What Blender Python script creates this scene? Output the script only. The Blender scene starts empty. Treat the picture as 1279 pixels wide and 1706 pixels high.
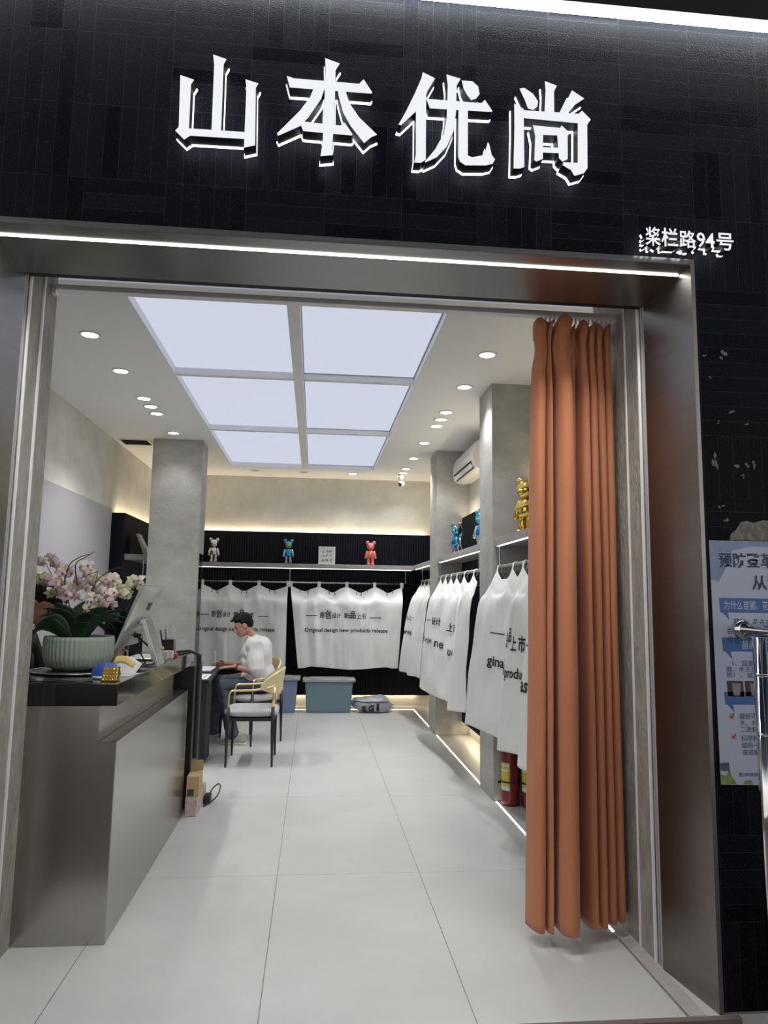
import bpy, bmesh, math, random
from mathutils import Vector, Matrix, noise
random.seed(7)
sc = bpy.context.scene
COL = sc.collection
V = Vector
PI = math.pi

# ------------------------------------------------------------------ camera, world, exposure
cam = bpy.data.cameras.new('camera')
cam.sensor_fit = 'VERTICAL'; cam.sensor_height = 36.0; cam.lens = 1189.81 * 36.0 / 1706.0
cam.clip_start = 0.05; cam.clip_end = 100
camo = bpy.data.objects.new('camera', cam); COL.objects.link(camo)
camo.matrix_world = Matrix(((0.99517, -0.02652, -0.0945, 0), (-0.09701, -0.11985, -0.98804, 0), (0.01487, 0.99244, -0.12185, 1.5), (0, 0, 0, 1)))
sc.camera = camo

world = bpy.data.worlds.new('night_street'); sc.world = world; world.use_nodes = True
wn = world.node_tree.nodes; wl = world.node_tree.links; wn.clear()
wo = wn.new('ShaderNodeOutputWorld'); wb = wn.new('ShaderNodeBackground')
wt = wn.new('ShaderNodeTexCoord'); ws = wn.new('ShaderNodeSeparateXYZ'); wr = wn.new('ShaderNodeValToRGB')
wl.new(wt.outputs['Generated'], ws.inputs[0]); wl.new(ws.outputs['Z'], wr.inputs[0])
el = wr.color_ramp.elements
el[0].position = 0.0; el[0].color = (0.40, 0.385, 0.37, 1)
el[1].position = 0.75; el[1].color = (0.004, 0.006, 0.012, 1)
e_ = el.new(0.22); e_.color = (0.56, 0.545, 0.53, 1)
e_ = el.new(0.40); e_.color = (0.03, 0.033, 0.04, 1)
wl.new(wr.outputs[0], wb.inputs[0]); wb.inputs[1].default_value = 1.6
wl.new(wb.outputs[0], wo.inputs[0])

SPOT_W = 38.0          # each recessed downlight
SKY_STRENGTH = 0.71    # luminous ceiling panels
sc.view_settings.view_transform = 'Standard'; sc.view_settings.look = 'None'
sc.view_settings.exposure = 0.5; sc.view_settings.gamma = 1.0; sc.view_settings.use_curve_mapping = False
sc.cycles.use_denoising = True
sc.cycles.max_bounces = 10; sc.cycles.diffuse_bounces = 8; sc.cycles.glossy_bounces = 4
sc.cycles.sample_clamp_indirect = 6.0

# ------------------------------------------------------------------ materials
def nt(name):
    m = bpy.data.materials.new(name); m.use_nodes = True
    n = m.node_tree.nodes; l = m.node_tree.links
    return m, n, l, n['Principled BSDF']
def rgba(c): return (c[0], c[1], c[2], 1.0)
def M(name, col, rough=0.5, metal=0.0, var=0.0, vs=6.0, st=(1, 1, 1), bump=0.0, bs=60.0, bst=(1, 1, 1), emit=0.0, ecol=None, spec=0.5, trans=0.0, coat=0.0, sss=0.0, alt=None, detail=5.0, rvar=0.0, sheen=0.0):
    m, n, l, p = nt(name)
    p.inputs['Base Color'].default_value = rgba(col); p.inputs['Roughness'].default_value = rough
    p.inputs['Metallic'].default_value = metal; p.inputs['Specular IOR Level'].default_value = spec
    p.inputs['Transmission Weight'].default_value = trans; p.inputs['Coat Weight'].default_value = coat
    p.inputs['Sheen Weight'].default_value = sheen
    if sss: p.inputs['Subsurface Weight'].default_value = sss; p.inputs['Subsurface Radius'].default_value = (0.02, 0.01, 0.006)
    if emit: p.inputs['Emission Color'].default_value = rgba(ecol or col); p.inputs['Emission Strength'].default_value = emit
    if var or bump:
        tc = n.new('ShaderNodeTexCoord')
    if var:
        mp = n.new('ShaderNodeMapping'); mp.inputs['Scale'].default_value = st
        nz = n.new('ShaderNodeTexNoise'); nz.inputs['Scale'].default_value = vs; nz.inputs['Detail'].default_value = detail; nz.inputs['Roughness'].default_value = 0.65
        cr = n.new('ShaderNodeValToRGB'); cr.color_ramp.elements[0].position = 0.32; cr.color_ramp.elements[1].position = 0.68
        a = alt or [c * (1 - var) for c in col]; b = col if alt else [min(1, c * (1 + var)) for c in col]
        cr.color_ramp.elements[0].color = rgba(a); cr.color_ramp.elements[1].color = rgba(b)
        l.new(tc.outputs['Object'], mp.inputs[0]); l.new(mp.outputs[0], nz.inputs[0]); l.new(nz.outputs[0], cr.inputs[0]); l.new(cr.outputs[0], p.inputs['Base Color'])
        if rvar:
            mr = n.new('ShaderNodeMapRange'); mr.inputs['To Min'].default_value = max(0.02, rough - rvar); mr.inputs['To Max'].default_value = rough + rvar
            l.new(nz.outputs[0], mr.inputs[0]); l.new(mr.outputs[0], p.inputs['Roughness'])
    if bump:
        mp2 = n.new('ShaderNodeMapping'); mp2.inputs['Scale'].default_value = bst
        nb = n.new('ShaderNodeTexNoise'); nb.inputs['Scale'].default_value = bs; nb.inputs['Detail'].default_value = 3
        bp = n.new('ShaderNodeBump'); bp.inputs['Strength'].default_value = bump; bp.inputs['Distance'].default_value = 0.01
        l.new(tc.outputs['Object'], mp2.inputs[0]); l.new(mp2.outputs[0], nb.inputs[0]); l.new(nb.outputs[0], bp.inputs['Height']); l.new(bp.outputs[0], p.inputs['Normal'])
    return m
def EM(name, col, s):
    m, n, l, p = nt(name)
    p.inputs['Base Color'].default_value = (0.02, 0.02, 0.02, 1); p.inputs['Specular IOR Level'].default_value = 0
    p.inputs['Emission Color'].default_value = rgba(col); p.inputs['Emission Strength'].default_value = s
    return m
def mathn(n, l, op, a, b=None):
    x = n.new('ShaderNodeMath'); x.operation = op
    for i, v in enumerate((a, b)):
        if v is None: continue
        if isinstance(v, (int, float)): x.inputs[i].default_value = v
        else: l.new(v, x.inputs[i])
    return x.outputs[0]

def facade_material():
    m, n, l, p = nt('black_strip_stone')
    tc = n.new('ShaderNodeTexCoord'); sp = n.new('ShaderNodeSeparateXYZ'); l.new(tc.outputs['Object'], sp.inputs[0])
    x, z = sp.outputs['X'], sp.outputs['Z']
    B = 0.312; S = B / 5
    cx = mathn(n, l, 'FLOOR', mathn(n, l, 'DIVIDE', x, B * 1.0)); cz = mathn(n, l, 'FLOOR', mathn(n, l, 'DIVIDE', z, B))
    cv = n.new('ShaderNodeCombineXYZ'); l.new(cx, cv.inputs[0]); l.new(cz, cv.inputs[1])
    w1 = n.new('ShaderNodeTexWhiteNoise'); w1.noise_dimensions = '2D'; l.new(cv.outputs[0], w1.inputs['Vector'])
    o = mathn(n, l, 'GREATER_THAN', w1.outputs['Value'], 0.5)
    s = mathn(n, l, 'ADD', mathn(n, l, 'MULTIPLY', x, o), mathn(n, l, 'MULTIPLY', z, mathn(n, l, 'SUBTRACT', 1.0, o)))
    s = mathn(n, l, 'DIVIDE', s, S); sid = mathn(n, l, 'FLOOR', s); fr = mathn(n, l, 'FRACT', s)
    line = mathn(n, l, 'LESS_THAN', fr, 0.028)
    for a in (x, z):
        fa = mathn(n, l, 'FRACT', mathn(n, l, 'DIVIDE', a, B)); line = mathn(n, l, 'MAXIMUM', line, mathn(n, l, 'LESS_THAN', fa, 0.006))
    c3 = n.new('ShaderNodeCombineXYZ'); l.new(cx, c3.inputs[0]); l.new(cz, c3.inputs[1]); l.new(sid, c3.inputs[2])
    w2 = n.new('ShaderNodeTexWhiteNoise'); w2.noise_dimensions = '3D'; l.new(c3.outputs[0], w2.inputs['Vector'])
    # chips and pale paint specks, mostly on the lower right side wall
    nz = n.new('ShaderNodeTexNoise'); nz.inputs['Scale'].default_value = 210; nz.inputs['Detail'].default_value = 2; l.new(tc.outputs['Object'], nz.inputs[0])
    big = n.new('ShaderNodeTexNoise'); big.inputs['Scale'].default_value = 3.0; big.inputs['Detail'].default_value = 3; l.new(tc.outputs['Object'], big.inputs[0])
    fleck = mathn(n, l, 'GREATER_THAN', nz.outputs[0], 0.66)
    rr = n.new('ShaderNodeMix'); rr.data_type = 'RGBA'
    rr.inputs['A'].default_value = (0.001, 0.0018, 0.0055, 1); rr.inputs['B'].default_value = (0.006, 0.007, 0.012, 1); l.new(w2.outputs['Value'], rr.inputs['Factor'])
    fm = n.new('ShaderNodeMix'); fm.data_type = 'RGBA'; l.new(rr.outputs['Result'], fm.inputs['A']); fm.inputs['B'].default_value = (0.07, 0.075, 0.08, 1)
    l.new(mathn(n, l, 'MULTIPLY', fleck, mathn(n, l, 'MULTIPLY', big.outputs[0], 0.9)), fm.inputs['Factor'])
    lm = n.new('ShaderNodeMix'); lm.data_type = 'RGBA'; l.new(fm.outputs['Result'], lm.inputs['A']); lm.inputs['B'].default_value = (0.05, 0.053, 0.06, 1); l.new(mathn(n, l, 'MULTIPLY', line, 0.5), lm.inputs['Factor'])
    l.new(lm.outputs['Result'], p.inputs['Base Color'])
    mr = n.new('ShaderNodeMapRange'); mr.inputs['To Min'].default_value = 0.3; mr.inputs['To Max'].default_value = 0.62; l.new(w2.outputs['Value'], mr.inputs[0]); l.new(mr.outputs[0], p.inputs['Roughness'])
    bp = n.new('ShaderNodeBump'); bp.inputs['Strength'].default_value = 0.35; bp.inputs['Distance'].default_value = 0.006; l.new(nz.outputs[0], bp.inputs['Height']); l.new(bp.outputs[0], p.inputs['Normal'])
    p.inputs['Specular IOR Level'].default_value = 0.08
    return m

def floor_material():
    m, n, l, p = nt('pale_grey_floor_tile')
    tc = n.new('ShaderNodeTexCoord'); sp = n.new('ShaderNodeSeparateXYZ'); l.new(tc.outputs['Object'], sp.inputs[0])
    fx = mathn(n, l, 'FRACT', mathn(n, l, 'DIVIDE', mathn(n, l, 'ADD', sp.outputs['X'], 7.963), 0.7803))
    fy = mathn(n, l, 'FRACT', mathn(n, l, 'DIVIDE', mathn(n, l, 'ADD', sp.outputs['Y'], 6.78), 1.56))
    gx = mathn(n, l, 'LESS_THAN', fx, 0.0042); gy = mathn(n, l, 'LESS_THAN', fy, 0.0015)
    n1 = n.new('ShaderNodeTexNoise'); n1.inputs['Scale'].default_value = 1.6; n1.inputs['Detail'].default_value = 7; n1.inputs['Roughness'].default_value = 0.62; l.new(tc.outputs['Object'], n1.inputs[0])
    cr = n.new('ShaderNodeValToRGB'); cr.color_ramp.elements[0].position = 0.3; cr.color_ramp.elements[1].position = 0.72
    cr.color_ramp.elements[0].color = (0.515, 0.525, 0.515, 1); cr.color_ramp.elements[1].color = (0.605, 0.615, 0.605, 1); l.new(n1.outputs[0], cr.inputs[0])
    mx = n.new('ShaderNodeMix'); mx.data_type = 'RGBA'; l.new(cr.outputs[0], mx.inputs['A']); mx.inputs['B'].default_value = (0.13, 0.13, 0.125, 1)
    l.new(mathn(n, l, 'MAXIMUM', gx, gy), mx.inputs['Factor']); l.new(mx.outputs['Result'], p.inputs['Base Color'])
    p.inputs['Roughness'].default_value = 0.34
    return m

m_facade = facade_material(); m_floor = floor_material()
m_concrete = M('grey_cement_plaster', (0.68, 0.67, 0.615), 0.85, var=0.13, vs=2.2, bump=0.12, bs=26, detail=8)
m_pillar = M('mottled_concrete', (0.42, 0.42, 0.39), 0.8, var=0.17, vs=3.5, st=(1, 1, 1.6), bump=0.3, bs=38, detail=9)
m_jamb = M('weathered_grey_stone', (0.31, 0.295, 0.265), 0.85, var=0.26, vs=9, st=(1.5, 1.5, 0.7), bump=1.0, bs=45, bst=(1.4, 1.4, 0.6), detail=11)
m_ceiling = M('matt_ceiling_paint', (0.88, 0.88, 0.875), 0.9)
m_flute = M('black_fluted_board', (0.005, 0.006, 0.011), 0.5, spec=0.25)
m_steel = M('brushed_steel', (0.25, 0.24, 0.23), 0.3, 1.0, var=0.06, vs=3, st=(1, 1, 9), bump=0.03, bs=90, bst=(1, 1, 0.05))
m_steel_h = M('brushed_steel_sheet', (0.225, 0.225, 0.22), 0.28, 1.0, var=0.05, vs=3, st=(0.4, 1, 1), bump=0.03, bs=90, bst=(0.05, 1, 1))
m_counter = M('brushed_counter_steel', (0.40, 0.385, 0.355), 0.24, 1.0, bump=0.02, bs=120, bst=(1, 1, 0.04))
m_alu = M('silver_aluminium', (0.62, 0.63, 0.63), 0.32, 1.0)
m_whitemetal = M('white_painted_metal', (0.84, 0.84, 0.86), 0.4)
m_greymetal = M('grey_painted_metal', (0.42, 0.42, 0.43), 0.45)
m_chrome = M('chrome', (0.72, 0.72, 0.73), 0.08, 1.0)
m_blackm = M('black_metal', (0.012, 0.012, 0.014), 0.4)
m_blackgloss = M('black_polished_stone', (0.006, 0.006, 0.007), 0.12, bump=0.01, bs=8, coat=0.2)
m_blackmat = M('matt_black', (0.015, 0.015, 0.017), 0.6)
m_gold = M('brushed_gold', (0.85, 0.66, 0.34), 0.28, 1.0)
m_goldpaint = M('champagne_gold_shell', (0.76, 0.68, 0.42), 0.38, 0.35)
m_seat = M('grey_leatherette', (0.44, 0.44, 0.45), 0.45)
m_white_cloth = M('white_cotton', (0.79, 0.80, 0.795), 0.9, var=0.03, vs=5, bump=0.1, bs=14, sheen=0.1)
m_print = M('black_textile_print', (0.02, 0.02, 0.022), 0.8)
m_curtain = M('terracotta_cloth', (0.47, 0.17, 0.075), 0.8, var=0.06, vs=3, st=(6, 6, 0.6), sheen=0.25, bump=0.05, bs=300)
m_curtain_lining = M('cream_heading_tape', (0.6, 0.5, 0.38), 0.9)
m_plastic_w = M('white_plastic', (0.7, 0.7, 0.69), 0.3)
m_dark = M('dark_slot', (0.012, 0.012, 0.012), 0.7)
m_skin = M('skin', (0.50, 0.27, 0.185), 0.5, sss=0.12, var=0.06, vs=14)
m_hair = M('black_hair', (0.007, 0.006, 0.006), 0.6, spec=.25, bump=0.5, bs=70, bst=(1, 1, 0.3))
m_shirt = M('white_cotton_jersey', (0.70, 0.70, 0.71), 0.9, bump=0.35, bs=11)
m_blackshirt = M('black_cotton', (0.015, 0.015, 0.017), 0.9, bump=0.3, bs=12)
m_jeans = M('blue_grey_denim', (0.075, 0.09, 0.12), 0.85, var=0.25, vs=9, bump=0.35, bs=12)
m_shoe = M('cream_mesh_shoe', (0.42, 0.40, 0.36), 0.7, var=0.2, vs=25)
m_sole = M('white_rubber', (0.62, 0.6, 0.56), 0.6)
m_paper = M('white_paper', (0.72, 0.72, 0.71), 0.8)
m_ink = M('dark_ink', (0.02, 0.025, 0.04), 0.7)
m_binblue = M('dusty_teal_plastic', (0.165, 0.265, 0.32), 0.45)
m_binviolet = M('periwinkle_plastic', (0.21, 0.28, 0.46), 0.45)
m_binlid = M('grey_plastic_lid', (0.36, 0.38, 0.39), 0.4)
m_sack = M('silver_woven_plastic', (0.38, 0.41, 0.47), 0.4, bump=0.7, bs=11, var=0.12, vs=10)
m_red = M('dark_red_enamel', (0.19, 0.014, 0.022), 0.35)
m_yellow = M('yellow_label', (0.55, 0.5, 0.06), 0.6, var=0.2, vs=40)
m_carton = M('brown_cardboard', (0.50, 0.36, 0.19), 0.85, var=0.07, vs=12)
m_pinkbox = M('pinkish_printed_card', (0.5, 0.4, 0.38), 0.7, var=0.3, vs=18)
m_pot = M('sage_ribbed_ceramic', (0.31, 0.37, 0.31), 0.55)
m_leaf = M('dark_green_leaf', (0.026, 0.062, 0.03), 0.42, var=0.25, vs=9)
m_stem = M('brown_stem', (0.05, 0.035, 0.03), 0.6)
m_fl = [M('pink_petal', (0.74, 0.62, 0.62), 0.6, var=0.22, vs=40, alt=(0.60, 0.42, 0.48)), M('cream_petal', (0.78, 0.73, 0.64), 0.6, var=0.2, vs=40, alt=(0.7, 0.6, 0.56)), M('yellow_green_petal', (0.58, 0.6, 0.38), 0.6)]
m_lip = M('mauve_lip', (0.36, 0.12, 0.2), 0.5)
m_led = EM('white_led', (1.0, 0.98, 0.93), 2.2)
m_ledfloor = EM('floor_led', (1.0, 0.96, 0.86), 3.2)
m_glass = None
def glass_mat():
    m = bpy.data.materials.new('clear_glass'); m.use_nodes = True
    n = m.node_tree.nodes; l = m.node_tree.links; n.clear()
    o = n.new('ShaderNodeOutputMaterial'); t = n.new('ShaderNodeBsdfTransparent'); g = n.new('ShaderNodeBsdfGlossy'); x = n.new('ShaderNodeMixShader'); f = n.new('ShaderNodeFresnel')
    t.inputs[0].default_value = (0.93, 0.96, 0.95, 1); g.inputs['Roughness'].default_value = 0.02; f.inputs[0].default_value = 1.45
    l.new(f.outputs[0], x.inputs[0]); l.new(t.outputs[0], x.inputs[1]); l.new(g.outputs[0], x.inputs[2]); l.new(x.outputs[0], o.inputs[0])
    return m
m_glass = glass_mat()

# ------------------------------------------------------------------ mesh helpers
class MB:
    def __init__(s): s.bm = bmesh.new()
    def box(s, x0, x1, y0, y1, z0, z1):
        v = [s.bm.verts.new((x, y, z)) for x in (x0, x1) for y in (y0, y1) for z in (z0, z1)]
        for f in ((0, 1, 3, 2), (4, 6, 7, 5), (0, 4, 5, 1), (2, 3, 7, 6), (0, 2, 6, 4), (1, 5, 7, 3)): s.bm.faces.new([v[i] for i in f])
        return s
    def hexa(s, a, b):     # two quads (lists of 4 points) joined
        va = [s.bm.verts.new(p) for p in a]; vb = [s.bm.verts.new(p) for p in b]
        s.bm.faces.new(va[::-1]); s.bm.faces.new(vb)
        for i in range(4): s.bm.faces.new((va[i], va[(i + 1) % 4], vb[(i + 1) % 4], vb[i]))
        return s
    def rings(s, R, cap=True, closed=False):
        rs = [[s.bm.verts.new(p) for p in r] for r in R]; n = len(rs[0])
        pr = list(zip(rs, rs[1:])) + ([(rs[-1], rs[0])] if closed else [])
        for a, b in pr:
            for i in range(n): s.bm.faces.new((a[i], a[(i + 1) % n], b[(i + 1) % n], b[i]))
        if cap and not closed: s.bm.faces.new(rs[0][::-1]); s.bm.faces.new(rs[-1])
        return s
    def tube(s, pts, r, n=10, closed=False):
        pts = [V(p) for p in pts]; k = len(pts); R = []; up = None
        for i, p in enumerate(pts):
            a = pts[i - 1] if (i or closed) else p; b = pts[(i + 1) % k] if (i < k - 1 or closed) else p
            t = (b - a).normalized()
            if up is None: up = t.orthogonal().normalized()
            up = (up - t * up.dot(t)); up = up.normalized() if up.length > 1e-6 else t.orthogonal().normalized()
            w = t.cross(up); rr = r[i] if isinstance(r, (list, tuple)) else r
            R.append([p + (up * math.cos(2 * PI * j / n) + w * math.sin(2 * PI * j / n)) * rr for j in range(n)])
        return s.rings(R, True, closed)
    def cyl(s, p, q, r0, r1=None, n=20): return s.tube([p, q], [r0, r0 if r1 is None else r1], n)
    def lathe(s, c, prof, n=28, ax=None):
        c = V(c); q = V((0, 0, 1)).rotation_difference(V(ax)) if ax else None; R = []
        for r, z in prof:
            ring = []
            for j in range(n):
                p = V((r * math.cos(2 * PI * j / n), r * math.sin(2 * PI * j / n), z))
                ring.append(c + (q @ p if q else p))
            R.append(ring)
        return s.rings(R)
    def ell(s, c, r, rot=None, n=14, m=9):
        R = []; c = V(c); rot = rot or Matrix.Identity(3)
        for i in range(m + 1):
            a = -PI / 2 + PI * (i + 0.02) / (m + 0.04); ca, sa = max(0.03, math.cos(a)), math.sin(a)
            R.append([c + rot @ V((r[0] * ca * math.cos(2 * PI * j / n), r[1] * ca * math.sin(2 * PI * j / n), r[2] * sa)) for j in range(n)])
        return s.rings(R)
    def caps(s, p, q, r0, r1, n=12):
        p, q = V(p), V(q); d = (q - p).normalized(); P = []; r = []
        for a in (-80, -50, -20): P.append(p + d * r0 * math.sin(math.radians(a))); r.append(r0 * math.cos(math.radians(a)))
        for a in (20, 50, 80): P.append(q + d * r1 * math.sin(math.radians(a))); r.append(r1 * math.cos(math.radians(a)))
        return s.tube(P, r, n)
    def prism(s, poly, ax, a0, a1):
        f = {'y': lambda u, w, a: (u, a, w), 'x': lambda u, w, a: (a, u, w), 'z': lambda u, w, a: (u, w, a)}[ax]
        va = [s.bm.verts.new(f(u, w, a0)) for u, w in poly]; vb = [s.bm.verts.new(f(u, w, a1)) for u, w in poly]; n = len(poly)
        s.bm.faces.new(va[::-1]); s.bm.faces.new(vb)
        for i in range(n): s.bm.faces.new((va[i], va[(i + 1) % n], vb[(i + 1) % n], vb[i]))
        return s
    def surf(s, f, nu, nv):
        g = [[s.bm.verts.new(f(i / nu, j / nv)) for j in range(nv + 1)] for i in range(nu + 1)]
        for i in range(nu):
            for j in range(nv): s.bm.faces.new((g[i][j], g[i + 1][j], g[i + 1][j + 1], g[i][j + 1]))
        return s
    def done(s, name, mat, parent=None, smooth=False, bevel=0.0, solid=0.0, seg=2, normals=True, **kw):
        if normals: bmesh.ops.recalc_face_normals(s.bm, faces=s.bm.faces)
        me = bpy.data.meshes.new(name)
        if parent is not None: bmesh.ops.translate(s.bm, verts=s.bm.verts, vec=-parent_origin(parent))
        s.bm.to_mesh(me); s.bm.free()
        if smooth: me.polygons.foreach_set('use_smooth', [True] * len(me.polygons))
        me.materials.append(mat)
        o = bpy.data.objects.new(name, me); COL.objects.link(o)
        if parent is not None: o.parent = parent
        if solid:
            d = o.modifiers.new('solid', 'SOLIDIFY'); d.thickness = solid; d.offset = 0
        if bevel:
            b = o.modifiers.new('bevel', 'BEVEL'); b.width = bevel; b.segments = seg; b.limit_method = 'ANGLE'; b.angle_limit = 0.7
        for k, v in kw.items(): o[k] = v
        return o
def parent_origin(o):
    v = V((0, 0, 0))
    while o is not None: v = v + o.location; o = o.parent
    return v
def thing(name, label, cat, loc=(0, 0, 0), group=None):
    o = bpy.data.objects.new(name, None); COL.objects.link(o); o.empty_display_size = 0.05
    o.location = loc; o['label'] = label; o['category'] = cat
    if group: o['group'] = group
    return o
def tag(o, label, cat, group=None):
    o['label'] = label; o['category'] = cat
    if group: o['group'] = group
    return o
def struct(name, mb, mat, **kw):
    o = mb.done(name, mat, **kw); o['kind'] = 'structure'; return o
def dup(root, loc, rz=None, label=None, group=None):
    r = root.copy(); COL.objects.link(r); r.location = loc
    if rz is not None: r.rotation_euler = (0, 0, rz)
    if label: r['label'] = label
    if group: r['group'] = group
    for ch in list(root.children):
        c = ch.copy(); COL.objects.link(c); c.parent = r
        for g in list(ch.children):
            d = g.copy(); COL.objects.link(d); d.parent = c
    return r
def bake(mb, voxel, it=6):
    me = bpy.data.meshes.new('tmp'); mb.bm.normal_update(); bmesh.ops.recalc_face_normals(mb.bm, faces=mb.bm.faces); mb.bm.to_mesh(me); mb.bm.free()
    o = bpy.data.objects.new('tmp', me); COL.objects.link(o)
    r = o.modifiers.new('r', 'REMESH'); r.mode = 'VOXEL'; r.voxel_size = voxel
    if it: k = o.modifiers.new('s', 'SMOOTH'); k.iterations = it; k.factor = 0.5
    dg = bpy.context.evaluated_depsgraph_get(); res = bpy.data.meshes.new_from_object(o.evaluated_get(dg))
    bpy.data.objects.remove(o); bpy.data.meshes.remove(me)
    out = MB(); out.bm.from_mesh(res); bpy.data.meshes.remove(res)
    return out
def text2d(body, res=3, fat=0.0):
    c = bpy.data.curves.new('t', 'FONT'); c.body = body; c.size = 1.0; c.resolution_u = res; c.offset = fat; c.fill_mode = 'FRONT' if hasattr(c, 'fill_mode') else None
    o = bpy.data.objects.new('t', c); COL.objects.link(o)
    dg = bpy.context.evaluated_depsgraph_get(); me = bpy.data.meshes.new_from_object(o.evaluated_get(dg))
    vs = [(v.co.x, v.co.y) for v in me.vertices]; fs = [tuple(p.vertices) for p in me.polygons]
    bpy.data.objects.remove(o); bpy.data.curves.remove(c); bpy.data.meshes.remove(me)
    return vs, fs
def text_on(mb, body, fn, x0, x1, y0, y1, fat=0.0, keep=False, res=2, cut=0):
    """lay lettering into the box x0..x1, y0..y1 of a surface given by fn(x, y)"""
    vs, fs = text2d(body, res, fat)
    ax, bx = min(v[0] for v in vs), max(v[0] for v in vs); ay, by = min(v[1] for v in vs), max(v[1] for v in vs)
    b2 = bmesh.new(); vv = [b2.verts.new((x0 + (v[0] - ax) / (bx - ax) * (x1 - x0), y0 + (v[1] - ay) / (by - ay) * (y1 - y0), 0)) for v in vs]
    for f in fs:
        try: b2.faces.new([vv[i] for i in f])
        except ValueError: pass
    if cut: bmesh.ops.subdivide_edges(b2, edges=[e for e in b2.edges if e.calc_length() > cut], cuts=2)
    mp = {v: mb.bm.verts.new(fn(v.co.x, v.co.y)) for v in b2.verts}
    for f in b2.faces: mb.bm.faces.new([mp[v] for v in f.verts])
    b2.free()
def catmull(a, b, c, d, t):
    return 0.5 * ((2 * b) + (c - a) * t + (2 * a - 5 * b + 4 * c - d) * t * t + (3 * b - a - 3 * c + d) * t ** 3)
def spline(P, t):
    n = len(P) - 1; t = min(max(t, 0), 1) * n; i = min(int(t), n - 1); f = t - i
    return catmull(P[max(i - 1, 0)], P[i], P[i + 1], P[min(i + 2, n)], f)
def drape(cols):
    cols = [[V(p) for p in c] for c in cols]
    def f(u, v): return spline([spline(c, v) for c in cols], u)
    return f

# ================================================================== SETTING
CZ = 3.255
struct('floor', MB().box(-2.4, 1.9, 2.70, 10.5, -0.12, 0.0), m_floor)
m_pave = M('brown_stone_pavement', (0.16, 0.125, 0.11), 0.6, var=0.2, vs=9)
struct('ground', MB().box(-6, 6, -8, 2.70, -0.2, -0.05), m_pave)
struct('trim_1', MB().box(-1.6, 1.60, 2.675, 2.70, -0.05, -0.002), M('dark_step_edge', (0.17, 0.14, 0.125), 0.5))
PZ = CZ + 0.055     # underside of the recessed luminous panels
cl = MB().box(-2.4, 1.9, 3.03, 3.62, CZ, CZ + .12).box(-2.4, -1.50, 3.62, 3.975, CZ, CZ + .12).box(1.74, 1.9, 3.62, 3.975, CZ, CZ + .12).box(-2.4, 1.9, 3.975, 4.045, CZ, CZ + .12)
cl.box(-2.4, -1.147, 4.045, 9.61, CZ, CZ + .12).box(0.777, 1.9, 4.045, 9.61, CZ, CZ + .12).box(-2.4, 1.9, 9.61, 10.5, CZ, CZ + .12).box(-2.4, 1.9, 3.03, 10.5, CZ + .12, CZ + .16)
struct('ceiling', cl, m_ceiling)
struct('wall_left', MB().box(-2.4, -2.29, 3.03, 10.5, 0, CZ), m_concrete)
struct('wall_right', MB().box(1.78, 1.9, 3.03, 10.5, 0, CZ), m_concrete)
struct('wall_back', MB().box(-2.29, 1.78, 10.4, 10.5, 0, CZ), m_concrete)
# facade: black strip stone round the opening
fw = MB().box(-3.6, -1.30, 2.715, 3.03, -0.05, 5.2).box(1.545, 3.6, 2.715, 3.03, -0.05, 5.2).box(-1.30, 1.545, 2.715, 3.03, 2.93, 5.2)
struct('wall_front', fw, m_facade)
# inner stone jambs
j = MB().box(-2.29, -1.255, 3.085, 3.39, 0, CZ)
struct('pillar_jamb_left', j, m_jamb)
j = MB().box(1.478, 1.78, 3.085, 3.62, 0, CZ)
struct('pillar_jamb_right', j, m_jamb)
struct('trim_2', MB().box(-1.256, -1.247, 3.222, 3.234, 0, 3.2).box(-1.258, -1.249, 3.083, 3.092, 0, 2.87), m_whitemetal)
struct('trim_3', MB().box(1.472, 1.480, 3.228, 3.238, 0, 3.2).box(1.470, 1.480, 3.083, 3.093, 0, 2.87), m_whitemetal)
# roller shutter guide rails between the steel surround and the stone jambs
for nm, x, sx in (('trim_4', -1.258, -1), ('trim_5', 1.478, 1)):
    g = MB().box(min(x, x + sx * .01), max(x, x + sx * .01), 3.034, 3.042, 0, 2.87).box(min(x + sx * .008, x + sx * .03), max(x + sx * .008, x + sx * .03), 3.034, 3.08, 0, 2.87).box(min(x, x + sx * .01), max(x, x + sx * .01), 3.06, 3.066, 0, 2.87)
    struct(nm, g, m_greymetal)
# stainless surround (lip + tapering reveals)
s = MB()
s.hexa([(1.528, 2.70, 0), (1.545, 2.70, 0), (1.545, 2.70, 2.9078), (1.528, 2.70, 2.9078)], [(1.535, 2.716, 0), (1.545, 2.716, 0), (1.545, 2.716, 2.9078), (1.535, 2.716, 2.9078)])
s.hexa([(1.528, 2.701, 0), (1.478, 3.032, 0), (1.478, 3.032, 2.905), (1.528, 2.701, 2.905)], [(1.545, 2.701, 0), (1.545, 3.029, 0), (1.545, 3.029, 2.905), (1.545, 2.701, 2.905)])
s.hexa([(-1.30, 2.70, 0), (-1.283, 2.70, 0), (-1.283, 2.70, 2.9078), (-1.30, 2.70, 2.9078)], [(-1.30, 2.716, 0), (-1.29, 2.716, 0), (-1.29, 2.716, 2.9078), (-1.30, 2.716, 2.9078)])
s.hexa([(-1.283, 2.701, 0), (-1.256, 3.032, 0), (-1.256, 3.032, 2.905), (-1.283, 2.701, 2.905)], [(-1.30, 2.701, 0), (-1.30, 3.029, 0), (-1.30, 3.029, 2.905), (-1.30, 2.701, 2.905)])
struct('trim_6', s, m_steel)
s = MB()
s.hexa([(-1.30, 2.70, 2.908), (1.545, 2.70, 2.908), (1.545, 2.70, 2.932), (-1.30, 2.70, 2.932)], [(-1.30, 2.716, 2.908), (1.545, 2.716, 2.908), (1.545, 2.716, 2.93), (-1.30, 2.716, 2.93)])
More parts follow.
